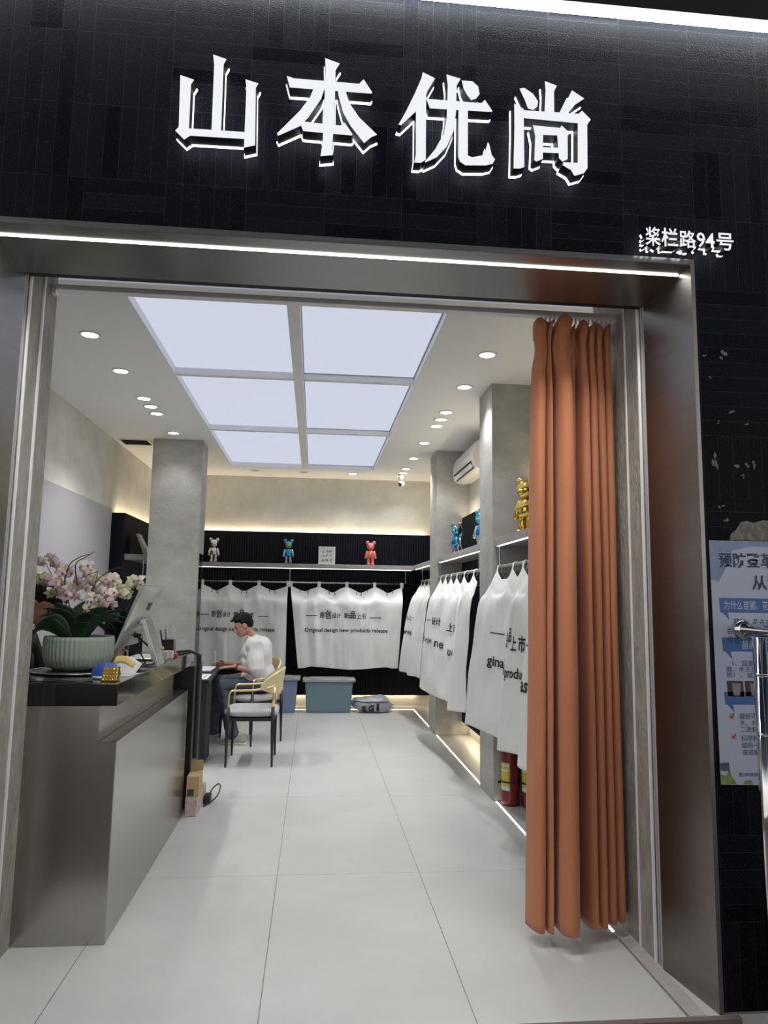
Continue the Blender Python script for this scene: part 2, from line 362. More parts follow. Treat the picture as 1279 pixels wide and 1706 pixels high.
s.hexa([(-1.283, 2.701, 2.907), (1.528, 2.701, 2.907), (1.478, 3.032, 2.862), (-1.256, 3.032, 2.862)], [(-1.30, 2.701, 2.929), (1.545, 2.701, 2.929), (1.545, 3.029, 2.929), (-1.30, 3.029, 2.929)])
struct('trim_7', s, m_steel_h)
struct('wall_front_lintel', MB().box(-1.30, 1.545, 3.03, 3.09, 2.872, CZ), m_dark)
# floor border strip beside the right jamb
struct('trim_8', MB().box(1.41, 1.478, 2.70, 3.3, 0.0, 0.0015), M('border_stone', (0.44, 0.42, 0.4), 0.6, var=0.1, vs=20))
struct('trim_9', MB().box(1.406, 1.410, 2.70, 3.3, 0.0, 0.0016), M('grout', (0.12, 0.11, 0.1), 0.8))

# columns
struct('column_right_near', MB().box(1.39, 1.78, 5.515, 5.96, 0, CZ), m_pillar, bevel=0.006)
struct('column_right_far', MB().box(1.395, 1.78, 8.16, 8.62, 0, CZ), m_pillar, bevel=0.006)
struct('column_left', MB().box(-1.835, -1.283, 8.06, 8.13, 0, CZ), m_pillar, bevel=0.004)
struct('column_left_bulkhead', MB().box(-1.80, -1.296, 8.13, 8.5, 1.99, CZ), m_pillar)

# fluted black panels: half-round ribs, held off the wall
def fluted(name, a0, a1, z0, z1, face, axis, pitch=0.036):
    n = int((a1 - a0) / pitch); P = []
    for i in range(n):
        for k in range(6):
            t = k / 6; P.append((a0 + (i + t) * (a1 - a0) / n, 0.009 * abs(math.sin(PI * t))))
    P.append((a1, 0.0)); mb = MB()
    def pt(a, d, z): return (a, face - d, z) if axis == 'y' else ((face - d, a, z) if axis == 'x' else (face + d, a, z))
    lo = [mb.bm.verts.new(pt(a, d, z0)) for a, d in P]; hi = [mb.bm.verts.new(pt(a, d, z1)) for a, d in P]
    lb = [mb.bm.verts.new(pt(a, -0.02, z0)) for a in (a0, a1)]; hb = [mb.bm.verts.new(pt(a, -0.02, z1)) for a in (a0, a1)]
    for i in range(len(P) - 1): mb.bm.faces.new((lo[i], lo[i + 1], hi[i + 1], hi[i]))
    mb.bm.faces.new(hi + [hb[1], hb[0]]); mb.bm.faces.new(lo[::-1] + [lb[0], lb[1]])
    mb.bm.faces.new((lb[0], lb[1], hb[1], hb[0])); mb.bm.faces.new((lo[0], hi[0], hb[0], lb[0])); mb.bm.faces.new((lo[-1], lb[1], hb[1], hi[-1]))
    return struct(name, mb, m_flute)
fluted('trim_10', -2.13, 1.69, 0.155, 2.445, 10.33, 'y')
fluted('trim_11', 8.63, 10.30, 0.155, 2.445, 1.70, 'x')
fluted('trim_12', 5.97, 8.15, 0.155, 2.455, 1.70, 'x')
fluted('trim_13', 3.64, 5.50, 0.155, 2.455, 1.70, 'x')
fluted('trim_14', 8.26, 10.30, 0.155, 2.43, -2.15, 'l')
struct('trim_15', MB().box(-2.29, -2.145, 8.25, 8.262, 0.155, 2.43), m_flute)

# warm cove light behind the panel tops and bottoms (LED strips, real lamps)
def strip_light(name, loc, sx, sy, rot, power, col):
    d = bpy.data.lights.new(name, 'AREA'); d.shape = 'RECTANGLE'; d.size = sx; d.size_y = sy; d.energy = power; d.color = col
    o = bpy.data.objects.new(name, d); COL.objects.link(o); o.location = loc; o.rotation_euler = rot; return o
WARM = (1.0, 0.80, 0.52)
strip_light('cove_strip_back', (-0.2, 10.372, 2.425), 3.6, 0.02, (PI, 0, 0), 6.0, WARM)
strip_light('cove_strip_right_far', (1.745, 9.45, 2.425), 0.02, 1.6, (PI, 0, 0), 1.1, WARM)
strip_light('cove_strip_right_mid', (1.745, 7.05, 2.435), 0.02, 2.1, (PI, 0, 0), 2.4, WARM)
strip_light('cove_strip_right_near', (1.745, 4.6, 2.435), 0.02, 1.8, (PI, 0, 0), 1.1, WARM)
strip_light('cove_strip_left', (-2.22, 9.3, 2.41), 0.02, 1.9, (PI, 0, 0), 3.2, WARM)
strip_light('toe_strip_back', (-0.2, 10.368, 0.165), 3.4, 0.02, (0, 0, 0), 2.6, WARM)
strip_light('toe_strip_right_far', (1.745, 9.45, 0.165), 0.02, 1.6, (0, 0, 0), 1.4, WARM)
strip_light('toe_strip_right_mid', (1.745, 7.05, 0.165), 0.02, 2.1, (0, 0, 0), 2.4, WARM)

# luminous ceiling: six panels in one white frame and a narrow strip panel at the shop front
m_sky = EM('luminous_panel', (0.60, 0.645, 0.765), SKY_STRENGTH)
t = thing('ceiling_light_frame', 'white metal grid frame of the large luminous ceiling', 'light frame', (-0.185, 6.9, CZ))
x0, x1, y0, y1 = -1.147, 0.777, 4.045, 9.61
ys = [y0, 5.66, 7.54, y1]; xm = -0.175
fr = MB(); w = .007
for a, b in ((x0, x0 + w), (x1 - w, x1)): fr.box(a, b, y0 + w, y1 - w, CZ - .004, CZ + .118)
fr.box(x0, x1, y0, y0 + w, CZ - .004, CZ + .118).box(x0, x1, y1 - w, y1, CZ - .004, CZ + .118)
fr.done('border', m_whitemetal, t)
MB().box(-.210, -.132, y0 + w, y1 - w, CZ, PZ + .018).done('mullion', m_whitemetal, t)
for k in (1, 2): MB().box(x0 + w, -.210, ys[k] - .028, ys[k] + .028, CZ + .002, PZ + .018).box(-.132, x1 - w, ys[k] - .028, ys[k] + .028, CZ + .002, PZ + .018).done('crossbar', m_whitemetal, t)
q = 0
names = ['nearest the doorway', 'in the middle row', 'nearest the back wall']
for r in range(3):
    for c in range(2):
        xa, xb = ((x0 + .008, -.211), (-.131, x1 - .008))[c]
        ya, yb = ys[r] + (.029 if r else .008), ys[r + 1] - (.029 if r < 2 else .008)
        p = thing('ceiling_light_panel', 'glowing pale blue ceiling panel %s, %s side of the grid' % (names[r], ('left', 'right')[c]), 'ceiling light', ((xa + xb) / 2, (ya + yb) / 2, PZ), 'luminous ceiling panels')
        MB().box(xa, xb, ya, yb, PZ, PZ + .016).done('diffuser', m_sky, p)
        g = MB()
        g.box(xa, xa + .008, ya, yb, PZ - .004, PZ - .0005).box(xb - .008, xb, ya, yb, PZ - .004, PZ - .0005).box(xa + .008, xb - .008, ya, ya + .008, PZ - .004, PZ - .0005).box(xa + .008, xb - .008, yb - .008, yb, PZ - .004, PZ - .0005)
    g.done('rim', m_greymetal, p)
t = thing('ceiling_light_panel', 'narrow glowing strip panel across the ceiling just inside the doorway', 'ceiling light', (0.12, 3.7, CZ))
MB().box(-1.492, 1.732, 3.628, 3.967, PZ, PZ + .016).done('diffuser', m_sky, t)
MB().box(-1.499, 1.739, 3.967, 3.974, CZ - .004, CZ + .118).box(-1.499, 1.739, 3.621, 3.628, CZ - .004, CZ + .118).box(-1.499, -1.492, 3.628, 3.967, CZ - .004, CZ + .118).box(1.732, 1.739, 3.628, 3.967, CZ - .004, CZ + .118).done('frame', m_whitemetal, t)

# recessed downlights
m_lens = EM('lit_lens', (1.0, 0.97, 0.90), 9.0)
m_lensoff = M('unlit_lens', (0.35, 0.34, 0.33), 0.5)
def make_downlight():
    t = thing('downlight', 'x', 'ceiling light', (0, 0, 0), 'recessed downlights')
    MB().lathe((0, 0, 0), [(0.054, 0), (0.072, 0), (0.070, -0.006), (0.055, -0.008), (0.054, -0.003)], 28).done('rim', m_whitemetal, t, True)
    return t
lensmesh = None
def lens(t, lit, w=1.0):
    global lensmesh
    mb = MB().lathe((0, 0, 0), [(0.001, -0.001), (0.0535, -0.001), (0.0535, -0.004), (0.001, -0.005)], 24)
    me_o = mb.done('lens', m_lens if lit else m_lensoff, None)
    me_o.parent = t
    if lit:
        d = bpy.data.lights.new('downlight_beam', 'SPOT'); d.energy = SPOT_W * w; d.color = (1.0, 0.985, 0.955); d.spot_size = math.radians(112); d.spot_blend = 0.85; d.shadow_soft_size = 0.045
        o = bpy.data.objects.new('downlight_beam', d); COL.objects.link(o); o.parent = t; o.location = (0, 0, -0.012)
ord_ = ['first', 'second', 'third', 'fourth', 'fifth', 'sixth', 'seventh', 'eighth', 'ninth', 'tenth']
proto = make_downlight(); rims = proto.children[0]; used = False
def downlight(x, y, label, lit=True, w=1.0):
    global used
    if not used: t = proto; used = True; t.location = (x, y, CZ); t['label'] = label
    else:
        t = proto.copy(); COL.objects.link(t); t.location = (x, y, CZ); t['label'] = label
        c = rims.copy(); COL.objects.link(c); c.parent = t
    lens(t, lit, w)
for i, y in enumerate((4.83, 5.61, 6.39, 6.66, 6.92, 7.74)): downlight(-1.556, y, 'lit round downlight left of the luminous ceiling, %s from the doorway' % ord_[i], True, .4 if y > 7.5 else 1.0)
for i, y in enumerate((4.85, 5.64, 6.45, 6.72, 6.99, 7.79, 8.68, 9.41, 9.73, 9.98)): downlight(1.19, y, 'lit round downlight right of the luminous ceiling, %s from the doorway' % ord_[i], True, 1.0 if y < 9.5 else .45)
downlight(0.50, 9.9, 'lit small downlight between luminous ceiling and back wall', True, .5)
downlight(-0.86, 9.9, 'unlit grey ceiling disc near back wall, left one', False)
downlight(-0.186, 9.9, 'unlit grey ceiling disc near back wall, middle one', False)

# air vent in the ceiling
t = thing('air_vent', 'dark slatted air vent in the ceiling left of the concrete column', 'vent', (-2.08, 8.26, CZ))
MB().box(-2.24, -1.90, 8.10, 8.12, CZ - .012, CZ).box(-2.24, -1.90, 8.40, 8.42, CZ - .012, CZ).box(-2.24, -2.22, 8.12, 8.40, CZ - .012, CZ).box(-1.92, -1.90, 8.12, 8.40, CZ - .012, CZ).done('frame', m_whitemetal, t)
MB().box(-2.22, -1.92, 8.12, 8.40, CZ - .003, CZ - .001).done('duct', m_dark, t)
g = MB()
for k in range(7): g.hexa([(-2.22, 8.135 + k * .038, CZ - .010), (-1.92, 8.135 + k * .038, CZ - .010), (-1.92, 8.150 + k * .038, CZ - .003), (-2.22, 8.150 + k * .038, CZ - .003)], [(-2.22, 8.137 + k * .038, CZ - .011), (-1.92, 8.137 + k * .038, CZ - .011), (-1.92, 8.152 + k * .038, CZ - .004), (-2.22, 8.152 + k * .038, CZ - .004)])
g.done('slats', M('dark_vent_slat', (0.09, 0.07, 0.07), 0.6), t)

# ================================================================== SHOP FRONT FIXTURES
# long lamp over the sign
t = thing('linear_lamp', 'long bright white linear lamp above the shop sign', 'lamp', (0, 2.66, 4.04))
MB().box(-2.6, 3.4, 2.658, 2.714, 4.033, 4.13).done('housing', m_blackm, t)
MB().box(-2.6, 3.4, 2.66, 2.702, 4.010, 4.033).done('diffuser', EM('linear_lamp_glow', (0.95, 1.0, 0.97), 18.0), t, bevel=0.006)
tag(MB().box(-1.28, 1.512, 2.770, 2.782, 2.893, 2.900).done('led_strip', EM('soffit_led', (1.0, 0.98, 0.92), 5.0)), 'thin white LED strip set in the steel door soffit', 'light strip')

d = bpy.data.lights.new('soffit_led_beam', 'AREA'); d.shape = 'RECTANGLE'; d.size = 2.75; d.size_y = 0.010; d.energy = 17.0; d.color = (1.0, 0.985, 0.95); d.spread = math.radians(120)
o = bpy.data.objects.new('soffit_led_beam', d); COL.objects.link(o); o.location = (0.116, 2.776, 2.8915)
# sign characters: lit face, black return, glowing acrylic back
LET = {"shan":[[[-0.571,3.515],[-0.519,3.5],[-0.529,3.48],[-0.528,3.278],[-0.566,3.275]],[[-0.45,3.614],[-0.398,3.599],[-0.408,3.577],[-0.406,3.284],[-0.442,3.281],[-0.444,3.57]],[[-0.321,3.52],[-0.271,3.507],[-0.28,3.488],[-0.274,3.246],[-0.316,3.233],[-0.316,3.295],[-0.316,3.481]],[[-0.567,3.297],[-0.53,3.295],[-0.314,3.297],[-0.313,3.269],[-0.522,3.266],[-0.544,3.248],[-0.579,3.282]]],"ben":[[[-0.012,3.64],[0.046,3.622],[0.03,3.592],[0.031,3.396],[0.024,3.252],[0.028,3.229],[-0.02,3.221],[-0.013,3.277],[-0.009,3.581]],[[-0.161,3.549],[-0.132,3.541],[0.125,3.541],[0.143,3.562],[0.178,3.509],[0.175,3.504],[-0.148,3.502]],[[-0.05,3.519],[-0.009,3.519],[-0.024,3.463],[-0.072,3.38],[-0.103,3.341],[-0.187,3.293],[-0.191,3.302],[-0.156,3.344],[-0.105,3.406],[-0.067,3.467]],[[0.038,3.524],[0.065,3.524],[0.09,3.452],[0.128,3.397],[0.2,3.329],[0.176,3.316],[0.15,3.289],[0.095,3.358],[0.064,3.413],[0.046,3.477]],[[-0.091,3.36],[0.055,3.356],[0.072,3.369],[0.104,3.321],[0.099,3.318],[-0.09,3.321],[-0.1,3.345]]],"you":[[[0.381,3.615],[0.431,3.593],[0.4,3.533],[0.387,3.484],[0.357,3.445],[0.296,3.378],[0.286,3.38],[0.316,3.441],[0.349,3.518],[0.375,3.586]],[[0.355,3.452],[0.366,3.519],[0.396,3.522],[0.396,3.238],[0.376,3.224],[0.351,3.223],[0.356,3.256]],[[0.397,3.5],[0.622,3.501],[0.636,3.517],[0.667,3.47],[0.664,3.467],[0.411,3.461]],[[0.478,3.614],[0.536,3.601],[0.52,3.57],[0.518,3.459],[0.508,3.37],[0.481,3.302],[0.44,3.252],[0.396,3.227],[0.393,3.23],[0.433,3.284],[0.467,3.352],[0.48,3.426],[0.484,3.567]],[[0.541,3.593],[0.584,3.594],[0.608,3.574],[0.614,3.541],[0.601,3.521],[0.58,3.511],[0.563,3.533],[0.549,3.558]],[[0.528,3.485],[0.566,3.489],[0.566,3.269],[0.584,3.263],[0.625,3.274],[0.639,3.3],[0.648,3.334],[0.654,3.323],[0.663,3.28],[0.677,3.261],[0.666,3.242],[0.639,3.233],[0.556,3.227],[0.534,3.241],[0.527,3.262]]],"shang":[[[0.781,3.579],[0.801,3.584],[0.836,3.561],[0.857,3.529],[0.853,3.506],[0.836,3.491],[0.815,3.495],[0.802,3.532]],[[0.887,3.622],[0.937,3.606],[0.925,3.58],[0.924,3.471],[0.883,3.468],[0.89,3.581]],[[1.001,3.591],[1.052,3.559],[1.014,3.53],[0.974,3.477],[0.942,3.474],[0.975,3.536]],[[0.758,3.511],[0.797,3.49],[0.797,3.238],[0.777,3.23],[0.753,3.229],[0.758,3.405]],[[0.76,3.508],[0.8,3.485],[1.027,3.489],[1.042,3.504],[1.078,3.468],[1.061,3.442],[1.023,3.448],[0.765,3.452]],[[1.024,3.48],[1.063,3.461],[1.06,3.253],[1.044,3.23],[1.005,3.216],[0.991,3.24],[0.956,3.259],[0.96,3.271],[1.02,3.273]],[[0.835,3.423],[0.877,3.409],[0.874,3.279],[0.847,3.266],[0.839,3.272],[0.844,3.376]],[[0.836,3.422],[0.948,3.42],[0.955,3.431],[0.989,3.401],[0.979,3.389],[0.849,3.383]],[[0.935,3.405],[0.979,3.394],[0.978,3.287],[0.956,3.274],[0.942,3.288]],[[0.865,3.329],[0.947,3.334],[0.946,3.31],[0.865,3.307]]]}
m_face = EM('sign_face', (0.93, 0.96, 1.0), 0.66)
m_back = EM('sign_acrylic_back', (0.92, 0.97, 1.0), 2.2)
m_return = M('sign_black_return', (0.006, 0.006, 0.007), 0.5)
def grow(poly, d):
    c = V((sum(p[0] for p in poly) / len(poly), sum(p[1] for p in poly) / len(poly))); n = len(poly); out = []
    area = sum(poly[i][0] * poly[(i + 1) % n][1] - poly[(i + 1) % n][0] * poly[i][1] for i in range(n)); sg = 1 if area > 0 else -1
    for i in range(n):
        a, b, e = V(poly[i - 1]), V(poly[i]), V(poly[(i + 1) % n])
        n1 = V(((b - a).y, -(b - a).x)).normalized() * sg; n2 = V(((e - b).y, -(e - b).x)).normalized() * sg
        m = n1 + n2; m = m / max(0.5, m.length_squared / 2) if m.length > 1e-4 else n1
        out.append(tuple(b + m * d))
    return out
for key, lab in (('shan', 'large glowing sign character with three upright prongs, first of the row'), ('ben', 'large glowing sign character with crossing strokes and splayed legs, second of the row'), ('you', 'large glowing sign character with a person radical and hooked tail, third of the row'), ('shang', 'large glowing sign character with a box frame, last of the row')):
    P = LET[key]; cx = sum(p[0] for s_ in P for p in s_) / sum(len(s_) for s_ in P)
    t = thing('sign_character', lab, 'sign letter', (cx, 2.69, 3.43), 'illuminated characters of the shop sign')
    a = MB(); b = MB(); c = MB()
    for i, s_ in enumerate(P):
        a.prism(s_, 'y', 2.6195 + i * .0001, 2.622)
        b.prism(grow(s_, .0015), 'y', 2.6215, 2.672)
        c.prism(grow(s_, .004), 'y', 2.673, 2.684)
    a.done('lit_face', m_face, t); b.done('black_return', m_return, t); c.done('acrylic_back', m_back, t)
    m = MB()
    for s_ in P[:2]: m.cyl((s_[1][0] - .02, 2.684, s_[1][1] - .03), (s_[1][0] - .02, 2.7155, s_[1][1] - .03), .004)
    m.done('stand_off', m_blackm, t)
# small house-number lettering
addr = [('桨', 1.300, 1.354, 'oar-shaped first character'), ('栏', 1.358, 1.418, 'second character with a wooden radical'), ('路', 1.423, 1.483, 'third character meaning road'), ('9', 1.487, 1.517, 'digit nine'), ('4', 1.519, 1.552, 'digit four'), ('号', 1.560, 1.622, 'last character of the house number')]
k_ = (1.672 - 1.297) / (1.622 - 1.300)
for ch, xa, xb, lab in addr:
    xa, xb = 1.297 + (xa - 1.300) * k_, 1.297 + (xb - 1.300) * k_
    za = 2.938 + (0.006 if ch in '94' else 0); zb = 3.012 + (0.006 if xa < 1.4 else 0) - (0.004 if ch in '94' else 0)
    t = thing('address_character', 'small glowing white house number sign, %s' % lab, 'sign letter', ((xa + xb) / 2, 2.69, 2.98), 'small illuminated address lettering')
    for nm, fat, ya, yb, mt in (('lit_face', 0.010, 2.6195, 2.6215, m_face), ('black_return', 0.013, 2.622, 2.668, m_return), ('acrylic_back', 0.018, 2.669, 2.680, m_back)):
        mb = MB(); text_on(mb, ch, lambda x, z: (x, ya, z), xa, xb, za, zb, fat)
        r = bmesh.ops.extrude_face_region(mb.bm, geom=mb.bm.faces[:]); bmesh.ops.translate(mb.bm, verts=[v for v in r['geom'] if isinstance(v, bmesh.types.BMVert)], vec=(0, yb - ya, 0))
        mb.done(nm, mt, t)
    MB().cyl(((xa + xb) / 2, 2.68, 2.975), ((xa + xb) / 2, 2.7155, 2.975), .003).done('stand_off', m_blackm, t)

# public-health poster on the stone wall
t = thing('poster', 'pale blue printed health notice taped to the black stone wall', 'poster', (1.90, 2.714, 0.81))
m_poster = M('pale_blue_print', (0.43, 0.50, 0.66), 0.45, var=0.2, vs=2.4, st=(1, 1, 2), detail=2, alt=(0.50, 0.54, 0.66))
YP = 2.712
MB().prism([(1.567, 1.755), (1.576, 0.814), (2.23, 0.80), (2.23, 1.757)], 'y', YP, 2.7148).done('sheet', m_poster, t)
m_pblue = M('blue_banner_print', (0.045, 0.13, 0.38), 0.5); m_pdk = M('navy_print', (0.02, 0.05, 0.12), 0.6); m_pwhite = M('white_print', (0.6, 0.65, 0.75), 0.6); m_pgreen = M('leaf_green_print', (0.19, 0.30, 0.06), 0.6, var=0.3, vs=30); m_pcloud = M('sky_blue_print', (0.17, 0.27, 0.47), 0.55, var=0.5, vs=5, alt=(0.38, 0.43, 0.58))
def ppoly(nm, mat, polys, d=0.0006):
    mb = MB()
    for P in polys: mb.prism(P, 'y', YP - d - .0004, YP - d)
    return mb.done(nm, mat, t)
ppoly('printed_sky', m_pcloud, [[(1.568, 1.754), (1.569, 1.60), (1.60, 1.59), (1.63, 1.64), (1.66, 1.715), (1.75, 1.735), (1.9, 1.73), (2.0, 1.70), (2.2, 1.72), (2.229, 1.755)]], 0.0002)
for zt, zb, xl in ((1.527, 1.47, 1.599), (1.372, 1.318, 1.604), (1.163, 1.114, 1.604)):
    ppoly('banner', m_pblue, [[(xl, zt), (xl + .003, zb), (xl + .012, zb), (xl + .04, zb - .03), (xl + .034, zb), (2.17, zb - .002), (2.17, zt)]])
def ptext(nm, mat, items, d=0.0016, fat=0.0, res=2):
    mb = MB()
    for s_, xa, xb, za, zb in items: text_on(mb, s_, lambda x, z: (x, YP - d, z), xa, xb, za, zb, fat, res=res)
    return mb.done(nm, mat, t)
ptext('title_outline', m_pwhite, [('预防登革热', 1.600, 1.90, 1.646, 1.710), ('从源', 1.738, 1.87, 1.558, 1.622)], 0.0010, 0.045)
ptext('title_lettering', m_pdk, [('预防登革热', 1.602, 1.898, 1.648, 1.708), ('从源', 1.740, 1.868, 1.560, 1.620)], 0.0022, 0.02)
ptext('banner_lettering', m_pwhite, [('为什么苗圃、花卉', 1.618, 1.83, 1.482, 1.517), ('苗圃、花卉', 1.685, 1.84, 1.328, 1.361)])
ptext('body_lettering', m_pdk, [('苗圃、花卉市场', 1.655, 1.84, 1.418, 1.447), ('会吸引蚊虫生存和', 1.625, 1.84, 1.384, 1.413), ('传播登革疾病', 1.626, 1.78, 1.348, 1.378),
    ('1、盆景积水、', 1.643, 1.80, 1.262, 1.284), ('盘、水生植物（万', 1.616, 1.82, 1.240, 1.261), ('等）、盆景积水、', 1.616, 1.82, 1.217, 1.238),
    ('做好环境', 1.662, 1.755, 1.058, 1.083), ('水，对一', 1.663, 1.755, 1.034, 1.056), ('二次积水', 1.664, 1.757, 1.009, 1.031),
    ('科学种植', 1.666, 1.76, 0.974, 0.998), ('如用一', 1.667, 1.735, 0.949, 0.971), ('虫或蛹', 1.669, 1.737, 0.923, 0.945), ('荔湾健康', 1.648, 1.73, 0.843, 0.857)])
for xa, xb in ((1.616, 1.686), (1.690, 1.76)):
    ppoly('printed_photo', M('dark_photo_print', (0.045, 0.035, 0.04), 0.5, var=0.4, vs=30), [[(xa, 1.205), (xa + .003, 1.146), (xb, 1.144), (xb - .003, 1.204)]])
    ppoly('printed_bucket', M('grey_bucket_print', (0.24, 0.23, 0.22), 0.5, var=0.2, vs=40), [[(xa + .02, 1.196), (xa + .026, 1.149), (xa + .052, 1.148), (xa + .058, 1.195)]], 0.0014)
ppoly('tick_box', M('pink_tick_box', (0.55, 0.3, 0.36), 0.6), [[(1.622, 1.081), (1.622, 1.058), (1.642, 1.058), (1.642, 1.081)], [(1.626, 1.003), (1.626, 0.981), (1.646, 0.981), (1.646, 1.003)]])
ppoly('tick_mark', M('purple_tick', (0.13, 0.02, 0.08), 0.6), [[(x + .002, z + .011), (x + .008, z + .004), (x + .021, z + .024), (x + .018, z + .024), (x + .008, z + .010), (x + .004, z + .014)] for x, z in ((1.622, 1.058), (1.626, 0.981))], 0.0014)
ppoly('printed_plants', m_pgreen, [[(1.576, 0.815), (1.576, 0.852), (1.60, 0.846), (1.612, 0.875), (1.62, 0.845), (1.64, 0.815)], [(1.665, 0.814), (1.675, 0.828), (1.70, 0.83), (1.705, 0.812)], [(1.76, .81), (1.77, .86), (1.82, .85), (1.9, .81)]])
ppoly('printed_houses', M('slate_print', (0.07, 0.10, 0.15), 0.6), [[(1.576, 0.895), (1.577, 0.866), (1.612, 0.864), (1.612, 0.896)]])
# exposed cement where a stone strip has broken away
m_patch = M('exposed_cement', (0.20, 0.2, 0.17), 0.95, var=0.5, vs=38, bump=0.8, bs=60)
struct('trim_16', MB().prism([(1.655, 1.757), (1.662, 1.785), (1.685, 1.80), (1.705, 1.832), (1.735, 1.838), (1.76, 1.83), (1.80, 1.842), (1.86, 1.838), (1.87, 1.80), (1.85, 1.76)], 'y', 2.7125, 2.716), m_patch)
sp = MB(); rr = random.Random(5)
for cx, cz, w, h in ((1.668, 2.525, .03, .03), (1.585, 2.52, .015, .01), (1.60, 2.43, .012, .008), (1.69, 2.285, .016, .014), (1.63, 2.243, .014, .012), (1.60, 2.08, .02, .05), (1.615, 2.05, .014, .03), (1.69, 2.07, .035, .022), (1.745, 2.07, .016, .022), (1.775, 2.068, .02, .024), (1.73, 2.02, .02, .012), (1.625, 1.895, .022, .014), (1.645, 1.84, .02, .02), (1.75, 2.24, .02, .01)):
    for k in range(3):
        x, z = cx + rr.uniform(-.5, .5) * w, cz + rr.uniform(-.5, .5) * h
        P = [(x + math.cos(a) * w * rr.uniform(.12, .42), z + math.sin(a) * h * rr.uniform(.15, .45)) for a in [i * PI / 3.5 for i in range(7)]]
        sp.prism(P, 'y', 2.7135 - k * .0002, 2.716)
struct('trim_17', sp, M('pale_paint_flecks', (0.17, 0.17, 0.165), 0.9, var=0.4, vs=60))

# chrome handrail beside the door
t = thing('handrail', 'polished chrome handrail with round wall flange in front of the poster', 'handrail', (1.69, 2.60, -0.05))
MB().cyl((1.69, 2.70, 1.405), (1.69, 0.9, 1.395), .024, n=24).done('rail', m_chrome, t, True)
MB().lathe((1.69, 2.711, 1.405), [(.001, 0), (.040, 0), (.040, .006), (.032, .016), (.026, .02)], 26, ax=(0, -1, 0)).done('wall_flange', m_chrome, t, True)
for y in (2.605, 1.1):
    p = MB().cyl((1.69, y, -0.05), (1.69, y, 1.378), .025, n=24).done('post', m_chrome, t, True)
    MB().lathe((1.69, y, 1.24), [(.0255, 0), (.028, 0), (.028, .006), (.0255, .006)], 24).lathe((1.69, y, 1.02), [(.0255, 0), (.028, 0), (.028, .006), (.0255, .006)], 24).done('collar', m_chrome, p, True)

# ================================================================== SHELVES, RAILS, FLOOR LIGHT LINES
m_shelf = M('grey_shelf_board', (0.34, 0.33, 0.315), 0.75, var=0.12, vs=10, st=(1, 1, 3), bump=0.15, bs=50)
def shelf(label, bx, lx, loc):
    t = thing('wall_shelf', label, 'shelf', loc, 'grey wall shelves')
    MB().box(*bx).done('board', m_shelf, t, bevel=.003); MB().box(*lx).done('led_strip', m_led, t); return t
shelf('long grey shelf across the back wall, lit along its lower edge', (-2.14, 1.40, 10.03, 10.318, 1.917, 1.98), (-1.9, 1.36, 10.035, 10.05, 1.911, 1.917), (0, 10.2, 1.917))
shelf('grey shelf on the right wall between the back corner and far column', (1.405, 1.688, 8.63, 10.318, 1.93, 1.99), (1.41, 1.425, 8.66, 9.98, 1.924, 1.93), (1.55, 9.4, 1.93))
shelf('grey shelf on the right wall between the two concrete columns', (1.405, 1.688, 5.97, 8.15, 1.93, 1.99), (1.41, 1.425, 6.0, 8.05, 1.924, 1.93), (1.55, 7.0, 1.93))
shelf('grey shelf on the right wall nearest the orange curtain', (1.405, 1.688, 3.64, 5.505, 1.93, 1.99), (1.41, 1.425, 3.7, 5.45, 1.924, 1.93), (1.55, 4.6, 1.93))
shelf('grey shelf on the left wall holding a leaning picture', (-2.138, -1.80, 8.30, 10.02, 1.905, 1.97), (-1.82, -1.805, 8.33, 10.0, 1.899, 1.905), (-1.95, 9.2, 1.905))
def floor_led(label, b): tag(MB().box(*b).done('floor_light_line', m_ledfloor), label, 'light strip', 'light lines in the floor')
floor_led('white light line in the floor along the back wall', (-1.25, 1.4175, 10.024, 10.036, 0.0, 0.002))
floor_led('white light line in the floor from back corner to far column', (1.404, 1.417, 8.63, 10.022, 0.0, 0.002))
floor_led('white light line in the floor between the two right columns', (1.404, 1.417, 5.97, 8.15, 0.0, 0.002))
floor_led('white light line in the floor from near column to the curtain', (1.404, 1.417, 3.376, 5.505, 0.0, 0.002))
def rail(label, p, q, ends):
    t = thing('clothes_rail', label, 'rail', p, 'steel clothes rails')
    MB().cyl(p, q, .0125, n=16).done('tube', m_alu, t, True)
    for a, top in ends: MB().cyl(a, top, .006, n=10).lathe((top[0], top[1], top[2] - .004), [(.016, 0), (.016, .004)], 14).done('hanger_bracket', m_alu, t)
    return t
rail('long steel clothes rail under the back shelf', (-2.0, 10.2, 1.725), (1.38, 10.2, 1.725), [((x, 10.2, 1.725), (x, 10.2, 1.917)) for x in (-1.95, -0.345, 1.30)])
rail('short steel clothes rail in the far right bay', (1.50, 8.64, 1.765), (1.50, 10.0, 1.765), [((1.50, y, 1.765), (1.50, y, 1.93)) for y in (8.75, 9.9)])
rail('steel clothes rail between the two right columns', (1.42, 5.975, 1.765), (1.42, 8.145, 1.765), [((1.42, y, 1.765), (1.42, y, 1.93)) for y in (6.1, 8.0)])
rail('steel clothes rail beside the orange curtain', (1.42, 3.63, 1.765), (1.42, 5.50, 1.765), [((1.42, y, 1.765), (1.42, y, 1.93)) for y in (3.8, 5.4)])
rail('steel clothes rail under the left wall shelf', (-1.95, 8.3, 1.725), (-1.95, 10.0, 1.725), [((-1.95, y, 1.725), (-1.95, y, 1.905)) for y in (8.4, 9.9)])

